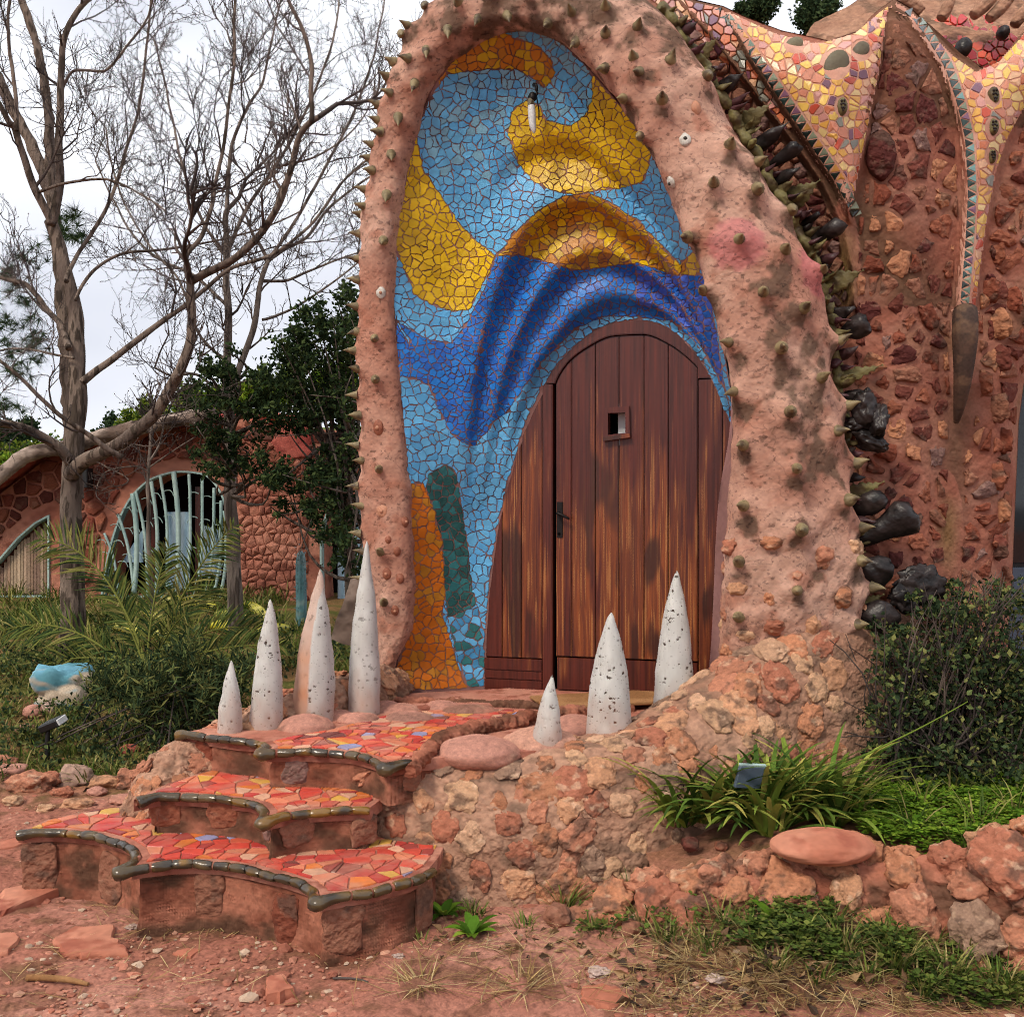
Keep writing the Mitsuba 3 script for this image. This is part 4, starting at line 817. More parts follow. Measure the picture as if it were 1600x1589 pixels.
# glass front at the far right edge
GL = thing('side_window', 'dark reflecting window at the right edge beyond the stone wall', 'window')
v, f = rbox(1.6, 0.05, 2.6, .01); put(GL + '__frame', (v + np.array([3.95, 7.0, 1.4]), f), 'lamp_black')
v, f = rbox(1.5, 0.02, 0.60, .004); put(GL + '__lower_panel', (v + np.array([3.95, 6.96, 0.95]), f), 'lamp_grey')
scene['glass_dark'] = {'type': 'principled', 'base_color': rgb((.01, .012, .015)), 'roughness': .05, 'specular': .6}
v, f = rbox(1.5, 0.02, 1.3, .004); put(GL + '__pane', (v + np.array([3.95, 6.955, 1.93]), f), 'glass_dark')
# ================================================================== ground
def terr(x, y):
    x, y = np.asarray(x, float), np.asarray(y, float)
    s = lambda a, b, t: np.clip((t - a) / (b - a), 0, 1) ** 2 * (3 - 2 * np.clip((t - a) / (b - a), 0, 1))
    z = 0.32 * s(5.6, 9.5, y) + 0.14 * s(9.5, 14, y) + 0.5 * s(16, 40, y)
    z = z + 0.05 * s(-0.8, 0.6, x) * s(3.2, 4.2, y) + 0.12 * s(.25, .9, x) * (1 - .8 * s(1.3, 1.9, x)) * s(3.05, 3.75, y) * (1 - s(4.6, 5.2, y))
    return z
def groundz(x, y):
    p = np.stack([np.asarray(x, float), np.asarray(y, float), np.zeros_like(np.asarray(x, float))], -1)
    return terr(x, y) + (fbm(p * 1.1, 3, 3) - 0.5) * 0.07 * np.clip(1.5 - np.abs(p[..., 1] - 4) / 60, 0, 1)
def GP(u, v, it=6):                                  # where the sight line through (u, v) meets the ground
    z = 0.0
    for _ in range(it):
        p = G(u, v, z); z = groundz(p[..., 0], p[..., 1])
    return p
ys = np.r_[-60, -20, -6, 0, np.linspace(1.2, 7.5, 300), np.geomspace(7.6, 60, 110), 90, 150, 400]
xs = np.r_[-400, -150, -60, np.linspace(-30, -4.6, 60), np.linspace(-4.5, 4.5, 380), np.linspace(4.6, 30, 60), 60, 150, 400]
gx, gy = np.meshgrid(xs, ys)
gp = np.stack([gx, gy, gy * 0], -1); nearw = np.clip((8.5 - gy) / 3, 0, 1) * np.clip((5 - np.abs(gx)), 0, 1)
gz = groundz(gx, gy) + nearw * ((fbm(gp * 5, 3, 8) - .5) * .03 + (fbm(gp * 22, 3, 5) - .5) * .016)
gu = np.zeros(gx.shape + (2,))
garden = np.clip((gy - 5.6 - 0.5 * (fbm(gp * 1.3, 3, 1) - .5)) / 0.8, 0, 1) * np.clip((-0.9 - gx) / 0.5, 0, 1)
fore = 0.55 * np.clip((gx - 0.35) / 0.7, 0, 1) * np.clip((gy - 3.0 - 0.35 * (1.6 - np.clip(gx, 0, 1.6))) / 0.4, 0, 1)
gu[..., 0] = np.maximum(garden, fore) + 0.15 * (gy > 8)
GROUND = put('ground', (np.dstack([gx, gy, gz]).reshape(-1, 3), grid_faces(*gx.shape)), 'dirt', True, uv=gu.reshape(-1, 2))
struct('ground', 'red earth path with loose grit running into a leafy garden')

# ================================================================== the staircase
STAIR = thing('mosaic_staircase', 'three scalloped steps with red mosaic treads and dark glazed edges leading to the door', 'staircase')
Z1, Z2, Z3 = 0.275, 0.445, 0.61
S1 = [(26,1299),(96,1297),(149,1303),(188,1314),(208,1326),(214,1338),(204,1349),(181,1360),(225,1352),(271,1347),(306,1346),(345,1348),(380,1354),(437,1367),(470,1378),(488,1388),(493,1405),(530,1398),(575,1391),(612,1382),(647,1373),(678,1356)]
S2 = [(213,1249),(250,1241),(289,1241),(350,1246),(385,1250),(405,1257),(413,1266),(409,1281),(445,1272),(483,1266),(520,1264),(578,1262)]
S3 = [(276,1143),(318,1148),(364,1155),(394,1157),(412,1161),(417,1166),(405,1173),(440,1172),(478,1172),(517,1173),(544,1175),(562,1179),(585,1186),(600,1196),(626,1192),(655,1186)]
def plan(tr, z): return G(np.array(tr)[:, 0], np.array(tr)[:, 1], z)[:, :2]
F1, F2, F3_ = plan(S1, Z1), plan(S2, Z2), plan(S3, Z3)
def offs(F, d):                                      # the riser stands back from the nosing
    t = unit(np.gradient(F, axis=0)); n = np.stack([-t[:, 1], t[:, 0]], -1)
    return F + n * d
TIPS = {1: [0, 7, 16], 2: [0, 7], 3: [0, 6, 13]}
def step(idx, F, tr, z, z0, backpts, tread_back, seed):
    rng = np.random.default_rng(seed)
    st = STAIR + '__step' + ('' if idx == 1 else f'_{idx - 1:03d}')
    _used[STAIR + '__step'] = idx - 1
    Fd = arclen(F, 220)
    nz = 26; h = np.linspace(0, 1, nz)
    core = max(polys(Polygon(np.vstack([F, backpts])).buffer(0).buffer(-0.034)), key=lambda g: g.area)
    ring = np.array(core.exterior.coords)[::-1] if core.exterior.is_ccw else np.array(core.exterior.coords)
    ins = arclen(ring, 460); tg = unit(np.roll(ins, -2, 0) - np.roll(ins, 2, 0)); tg[:2] = tg[2]; tg[-2:] = tg[-3]
    nn = np.stack([-tg[:, 1], tg[:, 0]], -1)
    if not Polygon(ins).buffer(.001).contains(Point(*(ins[100] + nn[100] * .004))): nn = -nn      # nn points into the step
    base = ins - nn * .014
    P = np.empty((nz, len(ins), 3))
    for i, t in enumerate(h):
        q = ins * t ** .8 + base * (1 - t ** .8); P[i, :, :2] = q; P[i, :, 2] = z0 + (z - 0.012 - z0) * t
    dsp = (fbm(P * 9, 3, seed) - .5) * .030 + (fbm(P * 26, 3, seed + 3) - .5) * .018 - np.abs(fbm(P * 20, 4, seed + 6) - .5) * .03
    P[..., :2] -= nn[None] * dsp[..., None] * np.sin(np.pi * np.clip(h * .9 + .05, 0, 1))[:, None, None] * 0.9
    wet = np.clip(1.1 - h * 1.3, 0, 1)[:, None] * np.ones(len(ins))
    riser = put(st + '__riser', (P.reshape(-1, 3), grid_faces(nz, len(ins))), 'riser_plaster', True, uv=np.stack([wet, wet], -1).reshape(-1, 2))
    # flat stones showing in the riser
    fl = LineString(F); fj = [j for j in range(len(ins)) if fl.distance(Point(*ins[j])) < .05]
    for j in fj[6::(34 if idx == 1 else 40)]:
        hh = (z - z0) * rng.uniform(.4, .62) + z0; p = np.array([*(ins[j] * .5 + base[j] * .5), hh]); d = -np.array([nn[j][0], nn[j][1], 0]); a = np.cross(d, [0, 0, 1.])
        put(riser + '__stone', lump(p - d * .004, a * rng.uniform(.05, .085), d * .014, np.array([0, 0, 1.]) * (z - z0) * rng.uniform(.24, .38), seed * 31 + j, 2, .35, 1.6, .6), 'red_stone', True, uv=((rng.choice([0, 4, 4, 2, 5]) + .5) / 7, rng.uniform(.3, .7)))
    # tread
    poly = Polygon(np.vstack([offs(Fd, 0.022), backpts])).buffer(0)
    m = trimesh.creation.extrude_polygon(max(polys(poly), key=lambda g: g.area), 0.05, engine='earcut'); v = np.array(m.vertices); v[:, 2] += z - 0.055
    tread = put(st + '__tread', (v, np.array(m.faces)), 'step_grout')
    tp = poly.buffer(-0.028).intersection(Polygon(tread_back)) if tread_back is not None else poly.buffer(-0.028)
    items = []
    surf = lambda q_, hh: np.c_[np.asarray(q_), np.full(len(q_), z - 0.005 + hh)]
    big = []
    for g in polys(tp):
        for r in cells(g, 0.062, seed + 7, 0.005, jitter=.5, minarea=.08, dens=lambda p: np.where(fbm(np.c_[p * 5, p[:, 0] * 0], 2, seed) > .45, 1.0, .45)): big.append(r)
    for r in big:
        if len(r) > 4 and Polygon(r).area > .003 and rng.uniform() < .45:   # split the big shards across
            k_ = len(r) // 2; parts = [np.vstack([r[:k_ + 1]]), np.vstack([r[k_:], r[:1]])]
            for q_ in parts:
                g = Polygon(q_).buffer(-.0022, join_style='mitre')
                for gg in polys(g):
                    rr = np.array(gg.exterior.coords)[:-1]; rr = rr if gg.exterior.is_ccw else rr[::-1]
                    if gg.area > 2e-4: items.append(rr)
        else: items.append(r)
    for r in items:
        put(tread + '__tile', tile(r, surf, .006, .03), 'step_tile', uv=puv(int(rng.choice(len(ST), p=[.17, .14, .14, .13, .10, .07, .10, .05, .025, .045, .03])), len(ST), rng))
    # glazed nosing pieces
    L = np.r_[0, np.cumsum(np.linalg.norm(np.diff(F, axis=0), axis=1))]
    tips = [L[i] for i in TIPS[idx]]
    cuts = [0.0]
    while cuts[-1] < L[-1] - 0.03:
        near_tip = any(abs(cuts[-1] - t) < 0.05 or (cuts[-1] < t < cuts[-1] + 0.17) for t in tips)
        nxt = cuts[-1] + (0.20 if near_tip else 0.078) * rng.uniform(.9, 1.12)
        for t in tips:                               # a piece runs over the tip, never ends on it
            if abs(nxt - t) < 0.07: nxt = t + 0.13
        cuts.append(min(nxt, L[-1]))
    cl = arclen(F, 1200); la = np.r_[0, np.cumsum(np.linalg.norm(np.diff(cl, axis=0), axis=1))]
    for a, b in zip(cuts[:-1], cuts[1:]):
        s = np.linspace(a + .0015, b - .0015, max(6, int((b - a) / .012)))
        c = np.stack([np.interp(s, la, cl[:, 0]), np.interp(s, la, cl[:, 1])], -1)
        if len(c) > 6: c = np.array([c[max(0, i - 1):i + 2].mean(0) for i in range(len(c))])
        e = np.minimum(np.arange(len(s)), np.arange(len(s))[::-1]); tipb = np.zeros(len(s))
        for t in tips: tipb = np.maximum(tipb, np.exp(-((s - t) / .045) ** 2))
        rr = (0.0195 + .010 * tipb) * np.interp(e, [0, 1, 2], [.86, .97, 1]) * rng.uniform(.94, 1.06)
        p3 = np.c_[c, np.full(len(c), z - 0.010) - .008 * tipb + .003 * np.sin(s * 23)]
        v, f = tubes(p3[None], rr[None], 14, True); v[:, 2] = z - .010 + (v[:, 2] - z + .010) * 0.92
        put(st + '__nosing', (v + (noise(v * 30, 4) - .5)[:, None] * .006, f), 'glazed_edge', True, uv=(rng.uniform(), rng.uniform()))
    v, f = tubes(np.c_[offs(arclen(F, 200), .006), np.full(200, z - .013)][None], np.full((1, 200), .0145), 8); put(st + '__nosing_mortar', (v, f), 'step_grout', True)
    return tread
b1 = [(-.25, 4.3), (-.55, 4.75), (-2.0, 4.95), tuple(G(90, 1272, Z1)[:2] + [0, .05]), tuple(G(30, 1288, Z1)[:2])]
step(1, F1, S1, Z1, -0.06, np.array([(-.29, 4.06), (-.25, 4.5), (-.6, 4.8), (-1.6, 4.9), (-1.78, 4.78), tuple(G(150, 1262, Z1)[:2]), tuple(G(72, 1279, Z1)[:2])]), None, 101)
step(2, F2, S2, Z2, Z1 - .01, np.array([(-.5, 4.45), (-.5, 4.8), (-1.35, 4.85), tuple(G(262, 1222, Z2)[:2])]), None, 102)
LANDF = F3_
land_back = np.array([(0.2, 4.45), (0.8, 4.7), (1.5, 5.0), (1.6, 5.5), (-.16, 5.95), (-.62, 5.85), (-1.0, 5.5), (-1.35, 5.0), (-1.52, 4.8)])
walk = Polygon(G(np.array([405,600,645,668,700,752,830,850,800,700,640,590,560,520,470,430,416]), np.array([1166,1190,1180,1166,1151,1138,1126,1116,1108,1108,1112,1120,1128,1139,1147,1156,1161]), Z3)[:, :2]).buffer(0)
step(3, F3_, S3, Z3, Z2 - .01, land_back, np.array(walk.exterior.coords), 103)
# rough lip along the right side of the walkway, doorstep rim
LAND = STAIR + '__landing'
def rough_ridge(key, pts, r, seed, mat, n=240, sides=20, amp=.9, **kw):
    pts = resample(np.array(pts), n); rr = np.interp(np.linspace(0, 1, n), np.linspace(0, 1, len(np.atleast_1d(r))), np.atleast_1d(r))
    v, f = tubes(pts[None], rr[None], sides, True); c = np.repeat(pts, sides, 0); d = unit(v - c)
    v = v + d * (((fbm(v * 16, 4, seed) - .5) * 2 * amp - np.abs(fbm(v * 34, 3, seed + 1) - .5) * 2.2 + .25) * np.repeat(rr, sides))[:, None]
    return put(key, (v, f), mat, True, **kw)
zz = lambda u, v, dz=0.0: G(u, v, Z3) + np.array([0, 0, dz])
rough_ridge(LAND + '_lip', [zz(640,1196,-.03), zz(668,1178,.01), zz(700,1160,.015), zz(752,1144,.015), zz(815,1132,.015), zz(870,1122,.01), zz(930,1112,.0), zz(990,1108,0)], [.026, .036, .038, .036, .03], 3, 'riser_plaster', uv=(0.4, 0))
rough_ridge(LAND + '_rim', [zz(600,1096,0), zz(660,1101,.0), zz(730,1100,.0), zz(800,1103,.0), zz(880,1108,0), zz(980,1112,0)], [.035, .03, .022, .03], 5, 'riser_plaster', uv=(0.2, 0))
v, f = rbox(2.3, .42, .10, .01); aa = math.radians(16); R = np.array([[math.cos(aa), math.sin(aa), 0], [-math.sin(aa), math.cos(aa), 0], [0, 0, 1]])
put(STAIR + '__doorstep', (v @ R + np.array([.55, 5.80, Z3 - .035]), f), 'step_grout')
MAT = numbered('door_mat'); v, f = rbox(1.0, .34, .018, .005)
scene[MAT] = mikit.ply((v @ R + np.array([.62, 5.46, Z3 + .03]), f), 'mat_fibre'); tag(MAT, 'tan fibre door mat lying in front of the wooden door', 'door mat')
rng = np.random.default_rng(12)
for i, (u, v_, w, h, nm) in enumerate([(478,1136,44,12,0),(560,1123,34,8,0),(618,1108,40,8,0),(690,1104,30,7,0),(735,1110,46,5,1),(745,1172,66,20,0),(845,1158,62,20,2),(900,1137,40,17,0),(640,1122,40,4,0),(600,1104,26,7,0),(520,1119,36,5,0)]):
    p = G(u, v_, Z3); k = p[1] / FPX
    depth = h * k * p[1] / (CAMZ - Z3) * .62
    put(STAIR + '__flat_boulder', lump(p + np.array([0, 0, -.012]), (w * k, 0, 0), (0, max(depth, .09), 0), (0, 0, .045 if h < 12 else .075), 40 + i, 3, .14, 1.2), 'river_stone', True, uv=((nm + .5) / 4, rng.uniform(.35, .65)))

# ================================================================== rock parapet right of the steps, rock ledge left of them
def ridge_wall(key, stn, seed, mat, n=260, m=120, rough=1.0, foot=-.12, **kw):
    stn = resample(np.array(stn, float), n)          # x, y, half width, crest height
    c = stn[:, :2]; t = unit(np.gradient(c, axis=0)); nr = np.stack([t[:, 1], -t[:, 0]], -1)
    th = np.linspace(0, np.pi, m)
    ca = np.sign(np.cos(th)) * np.abs(np.cos(th)) ** .75; sa = np.sin(th) ** .62
    P = np.empty((n, m, 3))
    P[..., :2] = c[:, None] + nr[:, None] * (stn[:, 2, None] * ca[None])[..., None]
    P[..., 2] = foot + (stn[:, 3, None] - foot) * sa[None]
    f = grid_faces(n, m); v = P.reshape(-1, 3); nn = vnormals(v, f)
    if nn[(n // 2) * m + m // 2][2] < 0: nn = -nn; f = f[:, ::-1]
    d = (fbm(v * 3.2, 3, seed) - .5) * .09 + (fbm(v * 10, 3, seed + 1) - .5) * .06 - np.abs(fbm(v * 24, 4, seed + 2) - .5) * .075 + (fbm(v * 55, 3, seed + 3) - .5) * .012
    v = v + nn * (d * rough)[:, None]
    return put(key, (v, f), mat, True, uv=np.zeros((len(v), 2)), **kw), v, nn
PAR = thing('rock_parapet', 'curved rubble parapet of rough pink stones sweeping from the steps up to the arch', 'parapet')
PST = [(-.66, 4.42, .08, .50), (-.45, 4.43, .22, .575), (-.1, 4.44, .32, .585), (.25, 4.50, .36, .625), (.6, 4.62, .38, .70), (.92, 4.76, .38, .86), (1.18, 4.88, .36, 1.04), (1.5, 5.05, .36, 1.2), (1.95, 5.3, .30, 1.2)]
_, pv, pn = ridge_wall(PAR + '__core', PST, 5, 'mortar', rough=.55)
def embed(parent, v, n, keep, spacing, size, seed, most, mat='rough_rock', pal_n=7, idxs=(0, 1, 2, 3, 5, 6, 4, 1), flat=.36, name='stone', rough=.45):
    rng = np.random.default_rng(seed); pts = []; cand = np.flatnonzero(keep)
    for j in rng.permutation(cand)[:6000]:
        sp = spacing * rng.uniform(.75, 1.25)
        if all(np.linalg.norm(v[j] - v[q]) > sp for q in pts): pts.append(j)
        if len(pts) >= most: break
    for i, j in enumerate(pts):
        a, b, _ = frame(n[j]); s = rng.uniform(*size); ang = rng.uniform(0, 3.1)
        a, b = a * math.cos(ang) + b * math.sin(ang), b * math.cos(ang) - a * math.sin(ang)
        put(parent + '__' + name, lump(v[j] - n[j] * s * .14, a * s * rng.uniform(.85, 1.25), b * s * rng.uniform(.7, 1.0), n[j] * s * flat, seed * 100 + i, 3, rough, 1.9, .25, .34), mat, True, uv=((rng.choice(idxs) + .5) / pal_n, rng.uniform(.3, .8)))
pq = px(pv)
embed(PAR, pv, pn, (pn[:, 1] < .25) & (pv[:, 2] > .03) & (pv[:, 0] < 1.5) & (pv[:, 0] > -.62), .128, (.045, .092), 3, 130)
LED = thing('rock_ledge', 'low rough orange rock ledge left of the steps holding four stone fangs', 'rock')
LST = [(-1.72, 4.55, .12, .30), (-1.60, 4.75, .22, .50), (-1.42, 4.92, .25, .62), (-1.25, 5.0, .24, .67), (-1.08, 5.14, .23, .72), (-.90, 5.32, .20, .78), (-.72, 5.55, .18, .80), (-.60, 5.75, .14, .74)]
_, lv, ln = ridge_wall(LED + '__core', LST, 15, 'mortar', rough=1.25)
embed(LED, lv, ln, (ln[:, 1] < .5) & (lv[:, 2] > .1), .13, (.05, .085), 4, 46, idxs=(1, 2, 4, 0, 1), rough=.7)
# the seven stone fangs: tip, base left, base right (pixels), depth of the foot, height of the foot
FANG = [(360,1032,340,378,1140,4.80,.60,'shortest white stone fang at the far left of the row beside the steps'),(423,936,390,441,1136,4.90,.61,'second white stone fang from the left, pitted with dark holes'),(499,890,458,517,1122,5.06,.61,'stone fang with a bare orange half, third from the left'),(573,845,543,594,1113,5.22,.61,'tallest smooth white stone fang beside the left foot of the arch'),
        (862,1055,830,877,1176,4.50,.50,'smallest white stone fang on the right parapet'),(955,957,915,987,1155,4.66,.55,'broad white stone fang in the middle of the right parapet'),(1057,892,1021,1083,1105,4.95,.62,'tall white stone fang nearest the right pillar')]
for i, (tu, tv, l, r, bv, Y, zf, lab) in enumerate(FANG):
    k = Y / FPX; top = W(tu, tv, Y); bc = W((l + r) / 2, bv, Y); R = (r - l) / 2 * k
    foot = bc - (top - bc) * .12
    n = 40; s = np.linspace(0, 1, n); axis = foot + (top - foot) * s[:, None]
    prof = np.interp(s, [0, .1, .3, .5, .7, .85, .95, .985, 1], [.93, 1.0, .985, .86, .61, .36, .16, .085, .012])
    prof = resample(np.c_[[0, .1, .3, .5, .7, .85, .95, .985, 1], [.98, 1.0, .955, .815, .58, .33, .145, .075, .01]], 200); prof = np.interp(s, prof[:, 0], prof[:, 1])
    if i == 2: R *= 1.14
    if i in (1, 5, 6): prof = prof ** .9
    v, f = tubes(axis[None], (R * prof)[None], 40, True)
    v = v + (np.stack([fbm(v * [3, 3, 5], 2, i), fbm(v * [3, 3, 5], 2, i + 9), 0 * v[:, 0] + .5], -1) - .5) * .010 + (fbm(v * 14, 3, i) - .5)[:, None] * .010 * np.array([1, 1, 0])
    um = np.zeros((len(v), 2)); um[:, 1] = [.8, 1, .9, .45, .9, 1, 1][i]
    if i == 2:                                       # the left half has lost its skin down to orange stone
        sv = np.repeat(s, 40); edge = np.interp(sv, [0, .3, .6, .8, 1], [.05, -.005, .0, .03, .1]) + .02 * (noise(v * 25, 2) - .5)
        m_ = np.clip(((axis[:, 0].repeat(40) + edge * .5 - .006) - v[:, 0]) / .006, 0, 1); um[:, 0] = m_ * np.interp(sv, [.0, .25, .5, .75], [1.0, 1.0, .85, .6])
        v = v + np.array([0.004, .003, 0]) * m_[:, None]
    key = numbered('stone_fang'); scene[key] = mikit.ply((v, f), 'fang_stone', smooth=True, uv=um); tag(key, lab, 'stone fang', 'white stone fangs flanking the steps')
# ================================================================== the planter on the right
SOIL = put('planting_bed', None or (lambda gx, gy: (np.dstack([gx, gy, .335 + .05 * np.clip((gy - 4) / 2, 0, 1) + (fbm(np.dstack([gx, gy, gx * 0]) * 6, 3, 2) - .5) * .06 - .3 * np.clip((3.98 - gy) / .25, 0, 1) - .10 * np.clip((1.1 - gx) / .5, 0, 1)]).reshape(-1, 3), grid_faces(*gx.shape)))(*np.meshgrid(np.linspace(.55, 6, 160), np.linspace(3.75, 7.5, 110))), 'dirt', True, uv=np.tile([.45, 0], (160 * 110, 1)))
struct('planting_bed', 'raised soil bed behind the low stone wall at lower right')
PLW = thing('planter_wall', 'low mossy dry-stone wall holding the raised bed at lower right', 'wall')
WST = [(.30, 4.02, .08, .08), (.52, 3.98, .11, .18), (.85, 3.92, .13, .25), (1.15, 3.90, .15, .325), (1.45, 3.84, .16, .33), (1.7, 3.74, .18, .40), (1.95, 3.64, .21, .50), (2.3, 3.55, .26, .60), (2.9, 3.5, .28, .6)]
_, wv, wn_ = ridge_wall(PLW + '__core', WST, 25, 'riser_plaster', rough=1.0)
embed(PLW, wv, wn_, (wn_[:, 1] < .45) & (wv[:, 2] > .0) & (wv[:, 0] < 2.4), .15, (.070, .125), 9, 75, flat=.75, idxs=(0, 1, 2, 4, 1, 2, 6), rough=.5)
p = G(1286, 1322, .39); k = p[1] / FPX
key = numbered('flat_stone'); scene[key] = mikit.ply(lump(p + np.array([0, 0, -.0]), (80 * k, 0, 0), (0, .13, 0), (0, 0, 25 * k), 77, 4, .10, 1.0), 'sandstone', smooth=True, uv=np.zeros((len(ICO[4][0]), 2))); tag(key, 'smooth oval pink sandstone slab capping the low planter wall', 'stone slab')
# stones at the foot of the plants
for i, (u, v_, s) in enumerate([(1078,1320,14),(1128,1322,10),(1170,1322,12),(935,1390,13),(870,1430,22),(985,1452,16)]):
    z = .30 if v_ < 1350 else .08; p = G(u, v_, z); k = p[1] / FPX
    key = numbered('loose_stone'); scene[key] = mikit.ply(lump(p, (s * k, 0, 0), (0, s * k, 0), (0, 0, s * k * (1.6 if i == 3 else .8)), 90 + i, 2, .5, 1.4, .4), 'red_stone', smooth=True, uv=np.tile([.2 + .1 * i, .6], (len(ICO[2][0]), 1))); tag(key, ['small purplish stone left of the strap-leaved plant foot', 'smallest stone under the strap-leaved plant', 'small stone just left of the oval pink slab', 'upright red stone leaning at the end of the planter wall', 'rough orange stone lying before the rock parapet', 'rough stone lying in the litter below the planter wall'][i], 'stone', None)
# ================================================================== plants
def leaf_cloud(pos, size, rng, aspect=.5, updir=None, fold=.18, spread=1.0):
    N = len(pos); d = rng.normal(size=(N, 3)) * spread
    if updir is not None: d = d + updir
    d = unit(d); w = unit(np.cross(d, rng.normal(size=(N, 3)))); n = np.cross(d, w); s = size[:, None]
    v = np.stack([pos, pos + d * s * .5 + w * s * aspect / 2 + n * s * fold, pos + d * s, pos + d * s * .5 - w * s * aspect / 2 + n * s * fold], 1).reshape(-1, 3)
    o = np.arange(N)[:, None] * 4
    f = np.vstack([o + [0, 1, 2], o + [0, 2, 3]])
    return v, f, np.repeat(np.stack([rng.uniform(0, .999, N), rng.uniform(0, 1, N)], -1), 4, 0)
def blob_points(blobs, n, rng, Y, dY, hollow=.35, cl=.25):
    """Points for leaves in clumps: blobs (u, v, r in pixels) at depth about Y."""
    out = []; tot = sum(b[2] ** 2 for b in blobs)
    for b in blobs:
        u, v, r = b[:3]; y = b[3] if len(b) > 3 else Y
        m = int(n * r * r / tot); k = y / FPX
        nc = max(4, int(14 * (r / 50) ** 2 * 1.6))
        cc = unit(rng.normal(size=(nc, 3))) * (hollow + (1 - hollow) * rng.uniform(size=(nc, 1)) ** .5)
        idx = rng.integers(0, nc, m)
        p = cc[idx] + rng.normal(size=(m, 3)) * cl
        out.append(W(u, v, y) + p * np.array([r * k, dY, r * k]))
    return np.vstack(out)
def blades(root, az, length, lean, width, rng, segs=5, droop=.6, vfold=.0):
    """Strap leaves that rise and arch over; returns mesh and uv."""
    N = len(root); t = np.linspace(0, 1, segs + 1)[None]
    th0 = lean[:, None]; th = th0 + (droop * 1.7) * t ** 1.4      # angle from the vertical
    ds = (length / segs)[:, None] * np.ones((1, segs + 1)); ds[:, 0] = 0
    h = np.cumsum(np.sin(th) * ds, 1); z = np.cumsum(np.cos(th) * ds, 1)
    dirx = np.stack([np.cos(az), np.sin(az), 0 * az], -1); sd = np.stack([-np.sin(az), np.cos(az), 0 * az], -1)
    c = root[:, None] + dirx[:, None] * h[..., None] + np.array([0, 0, 1.0]) * z[..., None]
    wv = width[:, None] * np.interp(t[0], [0, .25, .6, .9, 1], [.55, 1, .85, .35, .02])[None]
    L, R = c + sd[:, None] * wv[..., None] / 2, c - sd[:, None] * wv[..., None] / 2
    if vfold: L = L + np.array([0, 0, 1.]) * (wv * vfold)[..., None]; R = R + np.array([0, 0, 1.]) * (wv * vfold)[..., None]; V = np.stack([L, c, R], 2)
    else: V = np.stack([L, R], 2)
    m = V.shape[2]; q = grid_faces(segs + 1, m)
    f = (q[None] + (np.arange(N) * (segs + 1) * m)[:, None, None]).reshape(-1, 4)
    uvs = np.repeat(np.stack([rng.uniform(0, .999, N), rng.uniform(0, 1, N)], -1), (segs + 1) * m, 0)
    return V.reshape(-1, 3), np.vstack([f[:, [0, 1, 2]], f[:, [0, 2, 3]]]), uvs
def tuft(p, n, L, rng, width=.006, spread=.03, lean=(.05, .7), droop=.5):
    a = rng.uniform(0, 2 * np.pi, n); root = p + np.stack([np.cos(a), np.sin(a), 0 * a], -1) * (spread * rng.uniform(0, 1, n) ** .6)[:, None]
    return blades(root, a + rng.normal(0, .6, n), L * rng.uniform(.5, 1.1, n), rng.uniform(*lean, n), width * rng.uniform(.7, 1.3, n), rng, 4, droop)
def merge3(ms): v, f = cat([(m[0], m[1]) for m in ms]); return v, f, np.vstack([m[2] for m in ms])
def stuffput(name, ms, mat, label, catg, smooth=False):
    v, f, u = merge3(ms); k = put(name, (v, f), mat, smooth, uv=u); stuff(k, label, catg); return k
# --- strap-leaved plant on the bed
rng = np.random.default_rng(61)
LILY = thing('strap_leaved_plant', 'clump of long arching strap leaves on the raised bed in front of the parapet', 'plant')
c0 = np.array([1.02, 4.25, .36])
ms = []
for cx, cy, n in [(-.20, .05, 90), (0, 0, 120), (.17, .08, 100), (.30, .0, 50), (-.32, -.0, 40), (.02, -.12, 40)]:
    a = rng.uniform(0, 2 * np.pi, n); root = c0 + np.array([cx, cy, -.02]) + np.stack([np.cos(a), np.sin(a), 0 * a], -1) * .05
    ms.append(blades(root, a + rng.normal(0, .5, n), rng.uniform(.26, .50, n), rng.uniform(.1, .95, n), rng.uniform(.022, .036, n), rng, 9, .62, .18))
v, f, u = merge3(ms); put(LILY + '__leaves', (v, f), 'leaf_strap', True, uv=u)
put(LILY + '__stalk', tube1([c0 + [.1, 0, 0], W(1340, 1186, 4.25), W(1440, 1136, 4.3), W(1512, 1096, 4.35)], [.005, .004, .003, .002], 6, 20), 'leaf_strap', True, uv=(.1, .8))
# --- clover and grass carpet
def carpet(reg, n, zf, size, h, rng):
    pts = []
    mn, mx = np.array(reg.bounds[:2]), np.array(reg.bounds[2:])
    while len(pts) < n:
        q = rng.uniform(mn, mx, (n, 2)); q = q[shapely.contains_xy(reg, q[:, 0], q[:, 1])]; pts.extend(q)
    q = np.array(pts[:n]); hh = h * (0.25 + fbm(np.c_[q * 5, q[:, 0] * 0], 3, 4)) * rng.uniform(.3, 1, n)
    p = np.c_[q, zf(q[:, 0], q[:, 1]) + hh]
    tri = []
    base = np.repeat(p, 3, 0); a = np.repeat(rng.uniform(0, 6.28, n), 3) + np.tile([0, 2.09, 4.19], n)
    d = np.stack([np.cos(a), np.sin(a), rng.normal(.15, .25, 3 * n)], -1); s = np.repeat(size * rng.uniform(.6, 1.2, n), 3)
    d = unit(d); w = unit(np.cross(d, [0, 0, 1.])); sN = s[:, None]
    v = np.stack([base, base + d * sN * .6 + w * sN * .42, base + d * sN * 1.0, base + d * sN * .6 - w * sN * .42], 1).reshape(-1, 3)
    o = np.arange(3 * n)[:, None] * 4
    return v, np.vstack([o + [0, 1, 2], o + [0, 2, 3]]), np.repeat(np.stack([rng.uniform(0, .999, n), rng.uniform(0, 1, n)], -1), 12, 0)
